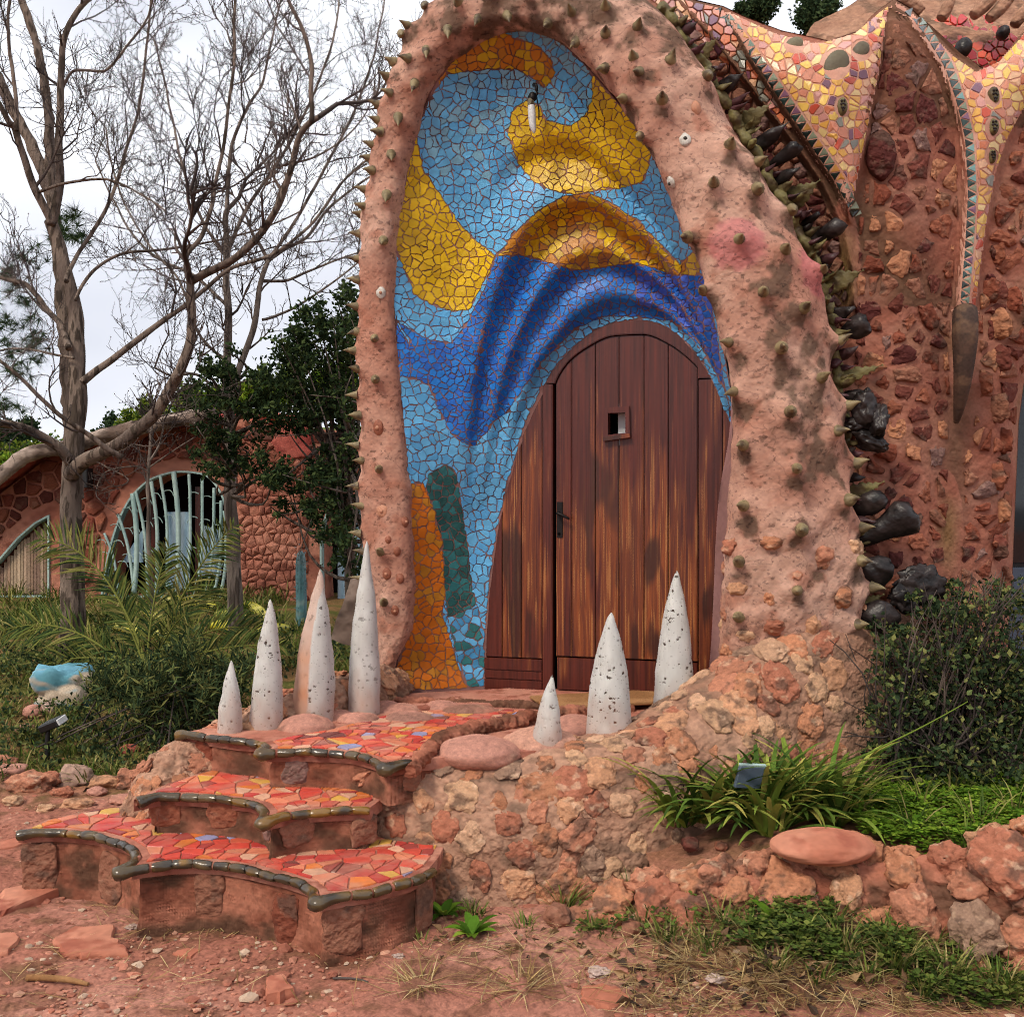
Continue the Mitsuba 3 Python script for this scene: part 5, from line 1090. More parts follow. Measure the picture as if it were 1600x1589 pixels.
bedz = lambda x, y: .335 + .05 * np.clip((y - 4) / 2, 0, 1) - .3 * np.clip((3.98 - y) / .25, 0, 1)
BED = Polygon([(1.38, 4.0), (1.55, 3.92), (2.05, 3.86), (2.9, 3.8), (3.0, 4.9), (2.2, 4.95), (1.7, 4.75), (1.42, 4.45)])
stuffput('clover_carpet', [carpet(BED, 9000, bedz, .024, .10, rng)], 'leaf_clover', 'bright green clover carpet filling the raised bed at right', 'clover')
ms = [tuft(np.array([x, y, bedz(x, y) + .02]), 26, .22, rng, .007, .05) for x, y in [(1.45, 4.3), (1.6, 4.1), (1.75, 4.4), (1.9, 4.15), (2.1, 4.3), (1.55, 4.55), (2.3, 4.1), (2.0, 4.6), (1.4, 4.6), (1.3, 4.55), (1.75, 3.95), (2.4, 4.4)]]
ms += [tuft(np.array([*GP(u, v_)[:2], GP(u, v_)[2]]), n, L, rng, .006, .05) for u, v_, n, L in [(880,1420,40,.16),(850,1395,30,.14),(985,1400,36,.13),(960,1430,40,.10),(1010,1440,50,.12),(1080,1440,40,.12),(1040,1470,60,.12),(1110,1480,60,.12),(1180,1470,50,.13),(1250,1480,60,.13),(1320,1490,70,.15),(1400,1510,80,.15),(1480,1530,80,.16),(1560,1550,80,.16),(1380,1470,50,.14),(1300,1450,40,.12),(1590,1500,50,.16),(1440,1550,60,.12),(1520,1500,60,.16),(1350,1530,50,.10),(1210,1510,60,.10),(1280,1530,40,.09),(1410,1490,60,.14),(1600,1570,60,.13),(1130,1440,40,.12),(940,1460,40,.09),(820,1450,30,.07),(690,1400,16,.18),(740,1430,40,.08),(230,1385,50,.12),(270,1360,30,.10),(160,1385,50,.13),(80,1345,40,.10),(310,1418,36,.07),(350,1418,20,.06),(660,1475,16,.06),(1450,1480,40,.12)]]
stuffput('grass_tufts', ms, 'leaf_grass', 'thin green and straw-coloured grass tufts along the path edge and on the bed', 'grass')
rng = np.random.default_rng(63)
def on_ground(regpx, n, h, size, rng, jit=.04):
    q = []
    for (u0, u1, v0, v1, m) in regpx:
        u_, v_ = rng.uniform(u0, u1, m), rng.uniform(v0, v1, m)
        k = fbm(np.c_[u_ / 26, v_ / 16, u_ * 0], 3, 3) > .45; q.append(GP(u_[k], v_[k]))
    p = np.vstack(q); n = len(p); p[:, 2] += h * rng.uniform(0, 1, n)
    return p
# clover and weeds at the foot of the planter wall
p = on_ground([(1170,1310,1425,1480,700),(1240,1430,1465,1510,450),(1420,1600,1500,1580,600),(1300,1440,1480,1530,260),(1100,1250,1450,1490,220),(900,1100,1420,1470,150)], 0, .07, .022, rng)
n = len(p); a = np.repeat(rng.uniform(0, 6.28, n), 3) + np.tile([0, 2.09, 4.19], n); d = unit(np.stack([np.cos(a), np.sin(a), rng.normal(.3, .3, 3 * n)], -1)); s = np.repeat(.022 * rng.uniform(.5, 1.3, n), 3)[:, None]; b = np.repeat(p, 3, 0); w = unit(np.cross(d, [0, 0, 1.]))
v = np.stack([b, b + d * s * .6 + w * s * .45, b + d * s, b + d * s * .6 - w * s * .45], 1).reshape(-1, 3); o = np.arange(3 * n)[:, None] * 4
stuffput('clover_patch', [(v, np.vstack([o + [0, 1, 2], o + [0, 2, 3]]), np.repeat(np.stack([rng.uniform(0, .999, n), rng.uniform(0, .8, n)], -1), 12, 0))], 'leaf_weed', 'darker clover and weeds growing along the foot of the planter wall', 'clover')
for i, (u, v_, n, L, lab) in enumerate([(738,1462,11,.11,'broad-leaved rosette weed at the foot of the rock parapet'),(692,1432,9,.10,'small heart-leaved weed beside the right end of the lowest step'),(1215,1448,12,.12,'leafy dark weed in the hollow below the planter wall')]):
    p = GP(u, v_); a = np.linspace(0, 6.28, n, endpoint=False) + rng.normal(0, .2, n)
    v, f, uu_ = blades(np.tile(p, (n, 1)), a, L * rng.uniform(.7, 1.2, n), rng.uniform(.5, 1.0, n), .045 * rng.uniform(.8, 1.2, n), rng, 6, .45, .15)
    k = numbered('rosette_weed'); scene[k] = mikit.ply((v, f), 'leaf_clover', smooth=True, uv=uu_); tag(k, lab, 'weed')
# --- the dense small-leaved shrub at right
SHR = thing('small_leaved_shrub', 'dense dark small-leaved shrub at right in front of the stone wall', 'shrub')
rng = np.random.default_rng(65)
blobs = [(1440,945,22),(1525,930,24),(1585,925,26),(1375,985,22),(1342,1075,24),(1480,960,26),(1338,1160,24),(1385,1060,62),(1470,1010,72),(1560,1015,75),(1425,1130,78),(1530,1110,86),(1600,1080,80),(1352,1120,42),(1440,1185,60),(1540,1185,72),(1610,960,46),(1355,1015,34),(1650,1100,90),(1400,1000,34),(1500,950,34)]
pp = blob_points(blobs, 15000, rng, 4.85, .38, .3, .14)
v, f, u = leaf_cloud(pp, .031 * rng.uniform(.5, 1.3, len(pp)), rng, .62, None, .1); put(SHR + '__foliage', (v, f), 'leaf_shrub', uv=u)
st = []
for i in range(230):
    b = blobs[rng.integers(len(blobs))]; root = np.array([rng.uniform(1.65, 2.5), rng.uniform(4.7, 5.0), .32])
    tip = W(b[0] + rng.normal(0, b[2] * .75), b[1] - abs(rng.normal(0, b[2] * .7)), 4.85 + rng.normal(0, .2)); mid = (root + tip) / 2 + rng.normal(0, .07, 3)
    st.append(resample(np.array([root, mid, tip]), 8))
st = np.array(st) + rng.normal(0, .008, (230, 8, 3)); put(SHR + '__stems', tubes(st, np.linspace(.008, .0018, 8)[None].repeat(230, 0), 4), 'bark_twig', True)
# --- bare trees
class Tree:
    def __init__(self, key, seed, mat_trunk, Y):
        self.key, self.rng, self.mat, self.Y = key, np.random.default_rng(seed), mat_trunk, Y
        self.tw = {1: [], 2: [], 3: []}
    def limb(self, pts, w0, w1, dy=0.0, name='limb', n=None, sp=.27, start=.28, bl=(.35, 1.1), **kw):
        """pts in pixels; widths in pixels; dy = how far the limb's tip leans away from the viewer."""
        r = self.rng; pts = np.array(pts, float); n = n or max(10, 7 * len(pts)); q = resample(pts, n); s = np.linspace(0, 1, n)
        Y = self.Y + (dy if np.ndim(dy) == 0 else 0) * s
        if np.ndim(dy): Y = self.Y + np.interp(s, np.linspace(0, 1, len(dy)), dy)
        P = W(q[:, 0], q[:, 1], Y); P[1:] += (fbm(P[1:] * 3, 2, 3)[:, None] - .5) * .03
        R = (w0 + (w1 - w0) * s ** .9) / 2 * self.Y / FPX * (.82 if name == 'limb' else .88)
        sides = 18 if w0 > 24 else 9
        v, f = tubes(P[None], R[None], sides, True); v = v + (fbm(v * np.array([14, 14, 5]), 3, 2) - .5)[:, None] * (.2 * np.repeat(R, sides))[:, None] * unit(v - np.repeat(P, sides, 0))
        put(self.key + '__' + name, (v, f), self.mat, True, **kw)
        L = np.r_[0, np.cumsum(np.linalg.norm(np.diff(P, axis=0), axis=1))]
        if bl is None: return
        x = start * L[-1]
        while x < L[-1]:
            i = min(n - 2, np.searchsorted(L, x)); d = unit(P[i + 1] - P[i])
            self.branch(P[i], d, r.uniform(*bl) * (1.15 - .45 * x / L[-1]), min(R[i] * .55, .016 * r.uniform(.5, 1)), 1); x += sp * r.uniform(.5, 1.5)
        self.branch(P[-1], unit(P[-1] - P[-2]), bl[1], R[-1] * .95, 1)
    def branch(self, p, d, L, r0, lev):
        r = self.rng; m = 7
        side = unit(np.cross(d, r.normal(size=3))); ang = r.uniform(.5, 1.15)
        d = unit(d * math.cos(ang) + side * math.sin(ang) + np.array([0, 0, .18])); pts = [p]
        for k in range(m - 1):
            d = unit(d + r.normal(0, .22, 3) + np.array([0, 0, .07])); pts.append(pts[-1] + d * L / (m - 1))
        pts = np.array(pts); self.tw[lev].append((pts, np.linspace(max(r0, .0028), .0017 if lev > 1 else .0022, m)))
        if lev < 3:
            nk = max(2, int(L / (.085 if lev == 1 else .06)))
            for k in range(nk):
                i = r.integers(1, m - 1); t = r.uniform(); q = pts[i] * (1 - t) + pts[i + 1] * t
                self.branch(q, unit(pts[i + 1] - pts[i]), L * r.uniform(.25, .55), r0 * .5, lev + 1)
    def finish(self):
        ms = []
        for lev, sd in ((1, 5), (2, 4), (3, 3)):
            if self.tw[lev]:
                P = np.array([a for a, _ in self.tw[lev]]); R = np.array([b for _, b in self.tw[lev]]); ms.append(tubes(P, R, sd))
        buds = np.array([a[-1] for a, _ in self.tw[3]] + [a[-1] for a, _ in self.tw[2]]); buds = buds[::2]
        o, f = ICO[0]; ms.append(((buds[:, None] + o[None] * .006).reshape(-1, 3), (f[None] + (np.arange(len(buds)) * len(o))[:, None, None]).reshape(-1, 3)))
        put(self.key + '__twigs', cat(ms), 'bark_twig', True)
TR1 = thing('bare_tree', 'nearest leafless tree with thick pale trunk and spreading limbs at left', 'tree')
t = Tree(TR1, 7, 'bark_brown', 8.9)
t.limb([(110,1050),(112,980),(113,900),(112,820),(112,760),(116,690),(120,620),(121,560),(114,470),(94,396),(78,346)], 46, 22, .2, 'trunk', 90, bl=None)
t.limb([(80,352),(66,318),(52,290),(36,242),(22,200),(12,190),(-10,150)], 17, 9, -.3)
t.limb([(78,350),(87,322),(94,262),(91,210),(95,141),(97,80),(117,25),(152,-10)], 19, 9, .1)
t.limb([(112,742),(130,722),(151,711),(185,695),(208,677),(242,647),(270,600),(284,574),(298,523),(300,463),(298,439)], 30, 13, [0, -.5, -.8, -.9])
t.limb([(298,440),(290,405),(314,370),(330,322),(334,298),(350,217),(366,80),(367,-8)], 9, 5, [-.9, -.6, -.4])
t.limb([(299,440),(322,427),(362,407),(403,370),(435,322),(455,262),(467,213),(497,184)], 14, 9, [-.9, -1.2, -1.5])
t.limb([(486,192),(487,121),(479,68),(451,0),(440,-30)], 8, 5, [-1.5, -1.6])
t.limb([(112,725),(98,706),(57,677),(30,668),(-20,660)], 22, 14, -.6)
t.limb([(190,714),(180,708),(166,700),(140,680),(125,670),(100,652),(75,632),(38,598),(8,571),(-20,548)], 11, 5, [-.8, -1.0, -1.2])
t.limb([(128,598),(150,580),(173,564),(226,523),(258,499),(282,483),(322,451),(362,419),(423,399),(483,354),(540,280),(590,240)], 15, 4, [0, .2, .5])
t.limb([(108,545),(95,510),(72,483),(40,443),(15,437),(-15,430)], 13, 8, [0, .4, .6])
t.limb([(116,560),(60,548),(20,545),(-20,555)], 5, 3, .3)
t.limb([(104,440),(120,400),(165,330),(190,260),(216,170),(228,80),(236,-10)], 9, 4, [0, .5, .9])
t.limb([(118,470),(150,420),(200,395),(260,390),(320,380),(400,360),(470,330)], 7, 3, [0, .4, .8])
t.limb([(62,300),(110,285),(160,280),(215,300),(260,330)], 6, 3, [-.1, -.5])
t.limb([(95,150),(120,110),(160,112),(200,70),(235,20),(240,-20)], 6, 3, [.1, -.3])
t.limb([(26,205),(20,120),(14,40),(18,-10)], 8, 5, [-.3, -.2])
t.limb([(142,716),(200,750),(170,760)], 3, 2, [-.3, -.6], bl=(.2, .5), sp=.1)
t.finish()
TR2 = thing('bare_tree', 'grey-trunked leafless tree standing behind in front of the vaulted house', 'tree')
t = Tree(TR2, 9, 'bark_grey', 10.6)
t.limb([(369,1010),(368,940),(365,870),(362,800),(359,720),(356,640),(354,584),(356,503),(354,403),(354,330)], 30, 9, .1, 'trunk', 80, start=.62, bl=(.5, 1.2))
t.limb([(358,640),(376,570),(395,515),(402,470),(407,443),(419,407)], 14, 9, [0, .3])
t.limb([(419,408),(443,391),(478,372),(510,330),(545,300),(600,262)], 8, 4, [.3, .8])
t.limb([(407,440),(440,440),(480,425),(530,405),(560,395)], 7, 3, [.3, .5])
t.limb([(410,500),(450,486),(505,452),(560,410)], 6, 3, [.3, .1])
t.limb([(354,330),(360,240),(385,170),(410,130),(425,60),(440,-10)], 8, 3, [.1, .3])
t.limb([(354,400),(390,320),(430,260),(480,170),(520,60),(530,-10)], 8, 3, [.1, .4])
t.limb([(354,400),(310,330),(280,240),(262,150),(240,60)], 7, 3, [.1, .6])
t.limb([(356,480),(300,430),(240,400),(190,340),(150,250)], 7, 3, [.1, .9])
t.limb([(350,560),(310,520),(280,440),(230,380),(180,280),(165,200)], 6, 3, [.1, .5])
t.limb([(420,405),(470,330),(520,240),(560,160),(590,60),(600,0)], 7, 3, [.3, .9])
t.limb([(358,620),(330,600),(300,585),(270,588),(240,575)], 7, 4, [0, -.3])
t.limb([(430,260),(480,250),(540,215),(575,170)], 5, 2.5, [.3, .2])
t.finish()
TR3 = thing('bare_sapling', 'thin grey leafless sapling in front of the arched window', 'tree')
t = Tree(TR3, 12, 'bark_grey', 9.8)
t.limb([(237,960),(236,900),(233,830),(231,760),(234,690),(240,650)], 9, 5, .1, 'trunk', 40, start=.65, bl=(.3, .7), sp=.12)
t.limb([(234,720),(250,690),(255,660)], 5, 3, .1, bl=(.2, .5), sp=.12)
t.limb([(234,740),(210,728),(170,735),(150,770)], 3, 2, -.2, bl=(.2, .4), sp=.15)
t.limb([(234,730),(270,705),(310,680),(350,660)], 3, 2, -.2, bl=(.2, .4), sp=.15)
t.finish()
# pine sprays behind the bare trees at the left edge
rng = np.random.default_rng(77)
PIN = thing('pine_tree', 'pine with tan trunk and needle sprays behind the leafless tree at the left edge', 'tree')
for pts, w0, w1 in [([(98,480),(92,400),(78,300),(60,250),(30,190),(-10,110)], 22, 14), ([(92,380),(80,290),(76,180),(62,90),(28,-10)], 17, 12), ([(118,780),(112,700),(106,580),(98,480)], 24, 22)]:
    q = resample(np.array(pts, float), 40); P = W(q[:, 0], q[:, 1], 10.6); v, f = tubes(P[None], np.linspace(w0, w1, 40)[None] / 2 * 10.6 / FPX, 12); put(PIN + '__limb', (v + (fbm(v * 9, 3, 3) - .5)[:, None] * .05, f), 'bark_brown', True)
ms = []
for u, v_, r in [(112,345,22),(95,370,18),(120,370,14),(40,505,30),(20,540,30),(45,560,26),(15,430,34),(50,400,24),(25,590,22),(10,640,20),(60,530,20),(30,470,26),(5,500,24)]:
    for j in range(9):
        p = W(u + rng.normal(0, r * .6), v_ + rng.normal(0, r * .6), 10.6 + rng.normal(0, .3)); n = 34; d = unit(rng.normal(size=(n, 3)) + unit(rng.normal(size=3)) * .9); L = .16 * rng.uniform(.6, 1.1, n)[:, None]
        w = unit(np.cross(d, rng.normal(size=(n, 3)))) * .004
        v = np.stack([p + w + 0 * d, p - w + 0 * d, p + d * L], 1).reshape(-1, 3); ms.append((v, np.arange(3 * n).reshape(-1, 3), np.repeat(rng.uniform(0, .99, (n, 2)), 3, 0)))
v, f, u = merge3(ms); put(PIN + '__needles', (v, f), 'leaf_pine', uv=u)
# --- the dark evergreen
EV = thing('evergreen_tree', 'dark glossy evergreen tree between the grey trunk and the arch', 'tree')
rng = np.random.default_rng(81)
bl = [(430,590,46),(495,560,58),(545,530,46),(475,630,46),(535,620,50),(455,540,34),(548,480,32),(500,505,34),(412,640,28),(352,560,34),(330,600,26),(345,640,30),(322,690,28),(350,720,28),(380,705,26),(418,735,26),(455,752,32),(500,760,36),(545,740,44),(520,810,40),(555,830,36),(540,880,26),(515,720,32),(445,660,24),(556,690,36),(440,790,16),(390,620,30),(300,625,14)]
pp = blob_points(bl, 17500, rng, 9.6, .6, .3, .17); v, f, u = leaf_cloud(pp, .055 * rng.uniform(.6, 1.3, len(pp)), rng, .55, None, .12)
put(EV + '__crown', (v, f), 'leaf_dark', uv=u)
st = []
for b in bl:
    for j in range(4):
        tip = W(b[0] + rng.normal(0, b[2] * .6), b[1] + rng.normal(0, b[2] * .6), 9.6 + rng.normal(0, .3)); root = W(545 + rng.normal(0, 12), 760 + rng.normal(0, 60), 9.8) if b[0] > 420 else W(362, b[1] + 40, 10.2)
        st.append(resample(np.array([root, (root + tip) / 2 + rng.normal(0, .12, 3), tip]), 8))
put(EV + '__branches', tubes(np.array(st), np.linspace(.022, .004, 8)[None].repeat(len(st), 0), 5), 'bark_grey', True)
put(EV + '__trunk', tube1([GP(548, 975) - [0, 0, .1], W(548, 900, 9.9), W(543, 800, 9.8), W(540, 700, 9.7)], [.07, .06, .05, .03], 10, 20), 'bark_grey', True)
# --- palm
PALM = thing('palm', 'young palm with feathery grey-green fronds growing beside the pale tree trunk', 'palm')
rng = np.random.default_rng(85); pb = GP(225, 1062); Yb = pb[1]
def frond(tip_px, mid_px, dY, L_leaf, mat='leaf_palm'):
    root = pb + np.array([rng.normal(0, .05), rng.normal(0, .05), .06])
    m, t_ = W(*mid_px, Yb + dY * .5), W(*tip_px, Yb + dY); s = np.linspace(0, 1, 34)[:, None]
    c = (1 - s) ** 2 * root + 2 * s * (1 - s) * m + s ** 2 * t_
    d = unit(np.gradient(c, axis=0)); ms = []
    sd = unit(np.cross(d, [0.2, -1, 0.3])); upv = np.cross(sd, d)
    V, F, U = [], [], []
    for i in range(6, 34):
        for g in (-1, 1):
            for rep in range(2):
                L = .74 * L_leaf * math.sin(math.pi * (.12 + .84 * (i - 6) / 28)) * rng.uniform(.8, 1.15) + .05
                dd = unit(d[i] * .75 + g * sd[i] * rng.uniform(.55, .95) + upv[i] * rng.normal(.15, .25) + rng.normal(0, .08, 3)); w = unit(np.cross(dd, upv[i] + rng.normal(0, .3, 3))) * .0075
                p = c[i] + (d[i] * rng.uniform(0, .03)); e = dd * L; g0 = np.array([0, 0, -.12 * L])
                o = len(V) and sum(len(x) for x in V)
                V.append(np.array([p - w * .4, p + w * .4, p + e * .5 + w, p + e * .5 - w, p + e + g0])); F.append(np.array([[0, 1, 2], [0, 2, 3], [3, 2, 4]]) + (len(V) - 1) * 5); U.append(np.tile([rng.uniform(0, .99), rng.uniform()], (5, 1)))
    k = put(PALM + '__frond', (np.vstack(V), np.vstack(F)), mat, uv=np.vstack(U))
    put(k + '__rachis', tube1(c, np.linspace(.012, .003, 34), 5), mat, True, uv=(.5, .8))
for tip, mid, dY, L in [((66,842),(170,850),.25,.42),((362,826),(300,880),-.3,.34),((262,858),(235,930),.2,.30),((5,985),(110,950),.5,.38),((405,985),(330,960),.4,.32),((20,1060),(130,1000),.3,.34),((170,900),(195,960),.5,.30),((330,920),(290,930),.6,.32),((440,1010),(340,1000),.1,.28),((110,1010),(170,1000),.4,.30),((290,960),(260,980),-.6,.28)]:
    frond(tip, mid, dY, L)
# --- undergrowth in the garden
rng = np.random.default_rng(87)
OLE = thing('narrow_leaved_shrub', 'low dark narrow-leaved shrub at the foot of the palm', 'shrub')
pp = blob_points([(270,1045,46),(230,1085,42),(310,1080,40),(350,1050,34),(190,1060,36),(285,1110,34),(340,1110,26)], 5200, rng, 6.9, .35)
v, f, u = leaf_cloud(pp, .085 * rng.uniform(.6, 1.3, len(pp)), rng, .17, np.array([0, 0, .5]), .05); put(OLE + '__foliage', (v, f), 'leaf_shrub', uv=u)
pp2 = rng.normal(size=(60, 3)) * [.35, .25, .0] + [-2.35, 6.95, .1]; tips = pp[rng.integers(0, len(pp), 60)]
put(OLE + '__stems', tubes(np.stack([resample(np.array([a, (a + b) / 2 + [0, 0, .03], b]), 6) for a, b in zip(pp2, tips)]), np.linspace(.006, .002, 6)[None].repeat(60, 0), 4), 'bark_twig')
ms = []
for i in range(420):
    u, v_ = rng.uniform(-10, 430), rng.uniform(958, 1225)
    if v_ > 1150 and u > 250: continue
    ms.append(tuft(GP(u, v_), rng.integers(14, 30), rng.uniform(.07, .20), rng, .008, .06, (.05, .9)))
for i in range(150):
    u, v_ = rng.uniform(-10, 440), rng.uniform(925, 990); ms.append(tuft(GP(u, v_), 24, rng.uniform(.15, .4), rng, .014, .14, (.05, .8)))
for i in range(50):
    u, v_ = rng.uniform(420, 600), rng.uniform(975, 1060); ms.append(tuft(GP(u, v_), 26, rng.uniform(.12, .3), rng, .011, .08))
stuffput('meadow_grass', ms, 'leaf_grass', 'tangled grass and weeds covering the garden left of the steps', 'grass')
ms = []
for (u0, u1, v0, v1, n) in [(-10,420,1040,1220,2600),(-10,250,980,1060,900),(-10,440,930,990,900),(420,590,985,1060,800)]:
    u_, v_ = rng.uniform(u0, u1, n), rng.uniform(v0, v1, n); k = (fbm(np.c_[u_ / 40, v_ / 22, u_ * 0], 3, 5) > .47) & ~((v_ > 1140) & (u_ > 270)); p = GP(u_[k], v_[k]); p[:, 2] += rng.uniform(0, .14, k.sum())
    for j in range(3): ms.append(leaf_cloud(p + rng.normal(0, .03, p.shape), .035 * rng.uniform(.6, 1.4, len(p)), rng, .6, np.array([0, 0, .3])))
stuffput('ground_cover', ms, 'leaf_shrub', 'low leafy weeds carpeting the garden floor', 'weeds')
# --- litter on the path: dry grass, dead leaves, grit
ms = []
for (u0, u1, v0, v1, n) in [(980,1600,1440,1589,1700),(650,1000,1420,1560,380),(150,520,1380,1470,160),(0,650,1440,1589,130)]:
    p = GP(rng.uniform(u0, u1, n), rng.uniform(v0, v1, n)); p[:, 2] += .008
    ms.append(blades(p, rng.uniform(0, 6.28, n), rng.uniform(.05, .20, n), rng.uniform(1.35, 1.58, n), rng.uniform(.002, .004, n), rng, 4, .05))
for u, v_ in [(655,1540),(820,1545),(250,1445),(300,1430),(1180,1530),(1080,1500)]: ms.append(tuft(GP(u, v_), 60, .16, rng, .004, .04, (.9, 1.45), .15))
stuffput('dry_grass', ms, 'leaf_straw', 'dry straw-coloured grass scattered over the red earth', 'dry grass')
n = 560; p = np.vstack([GP(rng.uniform(960, 1600, n), rng.uniform(1420, 1580, n)), GP(rng.uniform(680, 1000, 60), rng.uniform(1415, 1500, 60)), GP(rng.uniform(0, 400, 160), rng.uniform(1090, 1240, 160))]); p[:, 2] += .012
v, f, u = leaf_cloud(p, .05 * rng.uniform(.5, 1.3, len(p)), rng, .5, None, .3, np.array([1, 1, .5])); k = put('leaf_litter', (v, f), 'litter', uv=u); stuff(k, 'brown dead leaves littering the ground below the planter wall', 'dead leaves')
n = 9000; y0 = 1 / rng.uniform(1 / 7.0, 1 / 3.0, n); x0 = rng.uniform(-.55, .55, n) * y0; s = .0042 * np.exp(rng.exponential(.5, n)); keep = s < .028
p = np.stack([x0, y0, groundz(x0, y0)], -1)[keep]; s = s[keep]; kk_ = fbm(np.c_[p[:, :2] * 2.2, p[:, 0] * 0], 3, 9) > .40; p, s = p[kk_], s[kk_]; n = len(p)
o, f = ICO[0]; rr = 1 + rng.normal(0, .22, (n, 12, 1)); sc = np.stack([s * rng.uniform(.8, 1.4, n), s * rng.uniform(.8, 1.3, n), s * .55], -1)
v = p[:, None] + o[None] * rr * sc[:, None]; u = np.repeat(rng.uniform(0, .999, (n, 2)), 12, 0)
k = put('grit', (v.reshape(-1, 3), (f[None] + (np.arange(n) * 12)[:, None, None]).reshape(-1, 3)), 'pebbles_mix', uv=u); stuff(k, 'loose reddish grit and pebbles on the earth path', 'grit')
# ================================================================== slabs, border stones, small things
rng = np.random.default_rng(91)
def slabstone(u, v_, pts, h, lab, key='path_slab', mat='sandstone'):
    P = GP(np.array([a for a, _ in pts], float), np.array([b for _, b in pts], float)); poly = Polygon(P[:, :2]); c = np.array(poly.centroid.coords[0]); z = float(groundz(*c))
    r = np.array(poly.exterior.coords)[:-1]; r = r if poly.exterior.is_ccw else r[::-1]
    r = np.vstack([np.linspace(r[i], r[(i + 1) % len(r)], 5)[:-1] for i in range(len(r))]); r = r + rng.normal(0, .005, r.shape)
    m = tile(r, lambda q_, hh: np.c_[np.asarray(q_), np.full(len(q_), z + hh - .012)], h + .012, .07, .004); v, f = trimesh.remesh.subdivide(*m); v[:, 2] += (fbm(v * 12, 3, int(u)) - .5) * .014
    k = numbered(key); scene[k] = mikit.ply((v, f), mat, smooth=30); tag(k, lab, 'stone slab')
slabstone(80, 1390, [(-10,1440),(0,1400),(80,1380),(150,1362),(178,1364),(160,1380),(100,1398),(20,1428)], .035, 'long pinkish sandstone slab lying left of the lowest step')
slabstone(10, 1480, [(-20,1500),(-20,1466),(25,1464),(30,1472),(10,1492)], .02, 'flat slab cut off by the left edge of the photo')
slabstone(148, 1473, [(80,1472),(115,1456),(178,1452),(182,1476),(202,1490),(130,1496),(95,1492)], .018, 'flat angular slab sunk in the path in front of the steps')
slabstone(296, 1492, [(266,1494),(290,1484),(320,1486),(300,1498)], .012, 'thin small slab flake in front of the steps')
slabstone(432, 1550, [(415,1536),(440,1532),(456,1556),(418,1570)], .03, 'triangular purple stone chip on the path near the bottom edge')
slabstone(945, 1557, [(908,1545),(940,1538),(972,1545),(988,1566),(940,1578),(910,1564)], .012, 'flat pinkish slab in the path below the parapet')
slabstone(35, 1330, [(-20,1322),(30,1312),(48,1318),(20,1328),(-20,1334)], .015, 'pale flat slab left of the lowest step tip')
for i, (u, v_, w, h, mt, lab) in enumerate([(98,1072,46,42,'painted_rock','boulder painted sky blue and cream beside the tree trunk'),(52,1110,16,11,'river_stone','round salmon pebble left of the blue painted boulder'),(76,1106,14,12,'fang_stone','round white pebble in front of the blue painted boulder'),(203,1170,15,8,'roof_red','smooth red pebble in the weeds left of the steps'),(40,1138,16,8,'river_stone','flat salmon stone behind the garden spotlight')]):
    p = GP(u, v_ + h * .7); k_ = p[1] / FPX; k = numbered('garden_stone')
    m = lump(p + np.array([0, 0, h * k_ * .6]), (w * k_, 0, 0), (0, w * k_ * .8, 0), (0, 0, h * k_), 20 + i, 3, .45 if i == 0 else .15, 1.3, .45 if i == 0 else 0., .2 if i == 0 else 0.); scene[k] = mikit.ply(m, mt, smooth=True, uv=np.tile([.2, .5], (len(m[0]), 1))); tag(k, lab, 'stone')
EDG = [(10,1207,30,14),(48,1222,34,18),(75,1218,22,14),(118,1212,30,17),(165,1222,24,14),(205,1218,22,20),(232,1212,26,22),(20,1250,16,9),(120,1255,22,8),(195,1248,24,8),(228,1240,30,9),(72,1262,14,8),(150,1236,14,9),(5,1190,24,10),(98,1238,16,9)]
EDL = ['red-brown border stone at the left edge in front of the spotlight', 'wide pale border stone left of the spotlight stake', 'border stone directly below the garden spotlight', 'large tan border stone just right of the spotlight stake', 'border stone midway between spotlight and steps', 'rounded border stone second before the rock ledge', 'tallest border stone touching the foot of the rock ledge', 'small flat stone on the path at the far left edge', 'flat stone on the path below the large tan border stone', 'flat stone on the path just left of the second step', 'long flat stone against the left tip of the second step', 'lowest small flat path stone left of the steps', 'small stone on the path between the two flat stones', 'highest border stone at the left edge in the grass', 'small stone on the path right below the spotlight']
for i, (u, v_, w, h) in enumerate(EDG):
    p = GP(u, v_ + h * .5); k_ = p[1] / FPX; k = numbered('border_stone')
    scene[k] = mikit.ply(lump(p + np.array([0, 0, h * k_ * .35]), (w * k_, 0, 0), (0, w * k_ * .8, 0), (0, 0, h * k_), 120 + i, 3, .5, 1.5, .35), 'rough_rock' if i % 3 else 'river_stone', smooth=True, uv=np.tile([(.1, .35, .6, .8)[i % 4], .5], (len(ICO[3][0]), 1))); tag(k, EDL[i], 'stone', 'rough stones edging the garden left of the steps')
# garden lights
SP = thing('garden_spotlight', 'black solar spotlight on a stake among the garden weeds at left', 'garden light')
p = GP(74, 1197); k_ = p[1] / FPX
put(SP + '__stake', tube1([p - [0, 0, .05], p + [0, 0, .12], W(75, 1140, p[1])], [.012, .016, .014], 8, 12), 'lamp_black', True)
v, f = rbox(.155, .10, .05, .008); ax = unit(np.array([1, -.35, .42])); z_ = unit(np.cross(ax, [0, 1., 0.15])) * -1; y_ = np.cross(z_, ax)
if z_[2] < 0: z_ = -z_
hd = W(82, 1131, p[1])
put(SP + '__head', place((v, f), hd, ax, y_, z_), 'lamp_black')
v, f = rbox(.014, .085, .042, .004); put(SP + '__lens', place((v, f), hd + ax * .082, ax, y_, z_), 'lamp_white')
SL = thing('solar_panel_light', 'grey-blue back of a small solar panel stuck among the strap leaves', 'garden light')
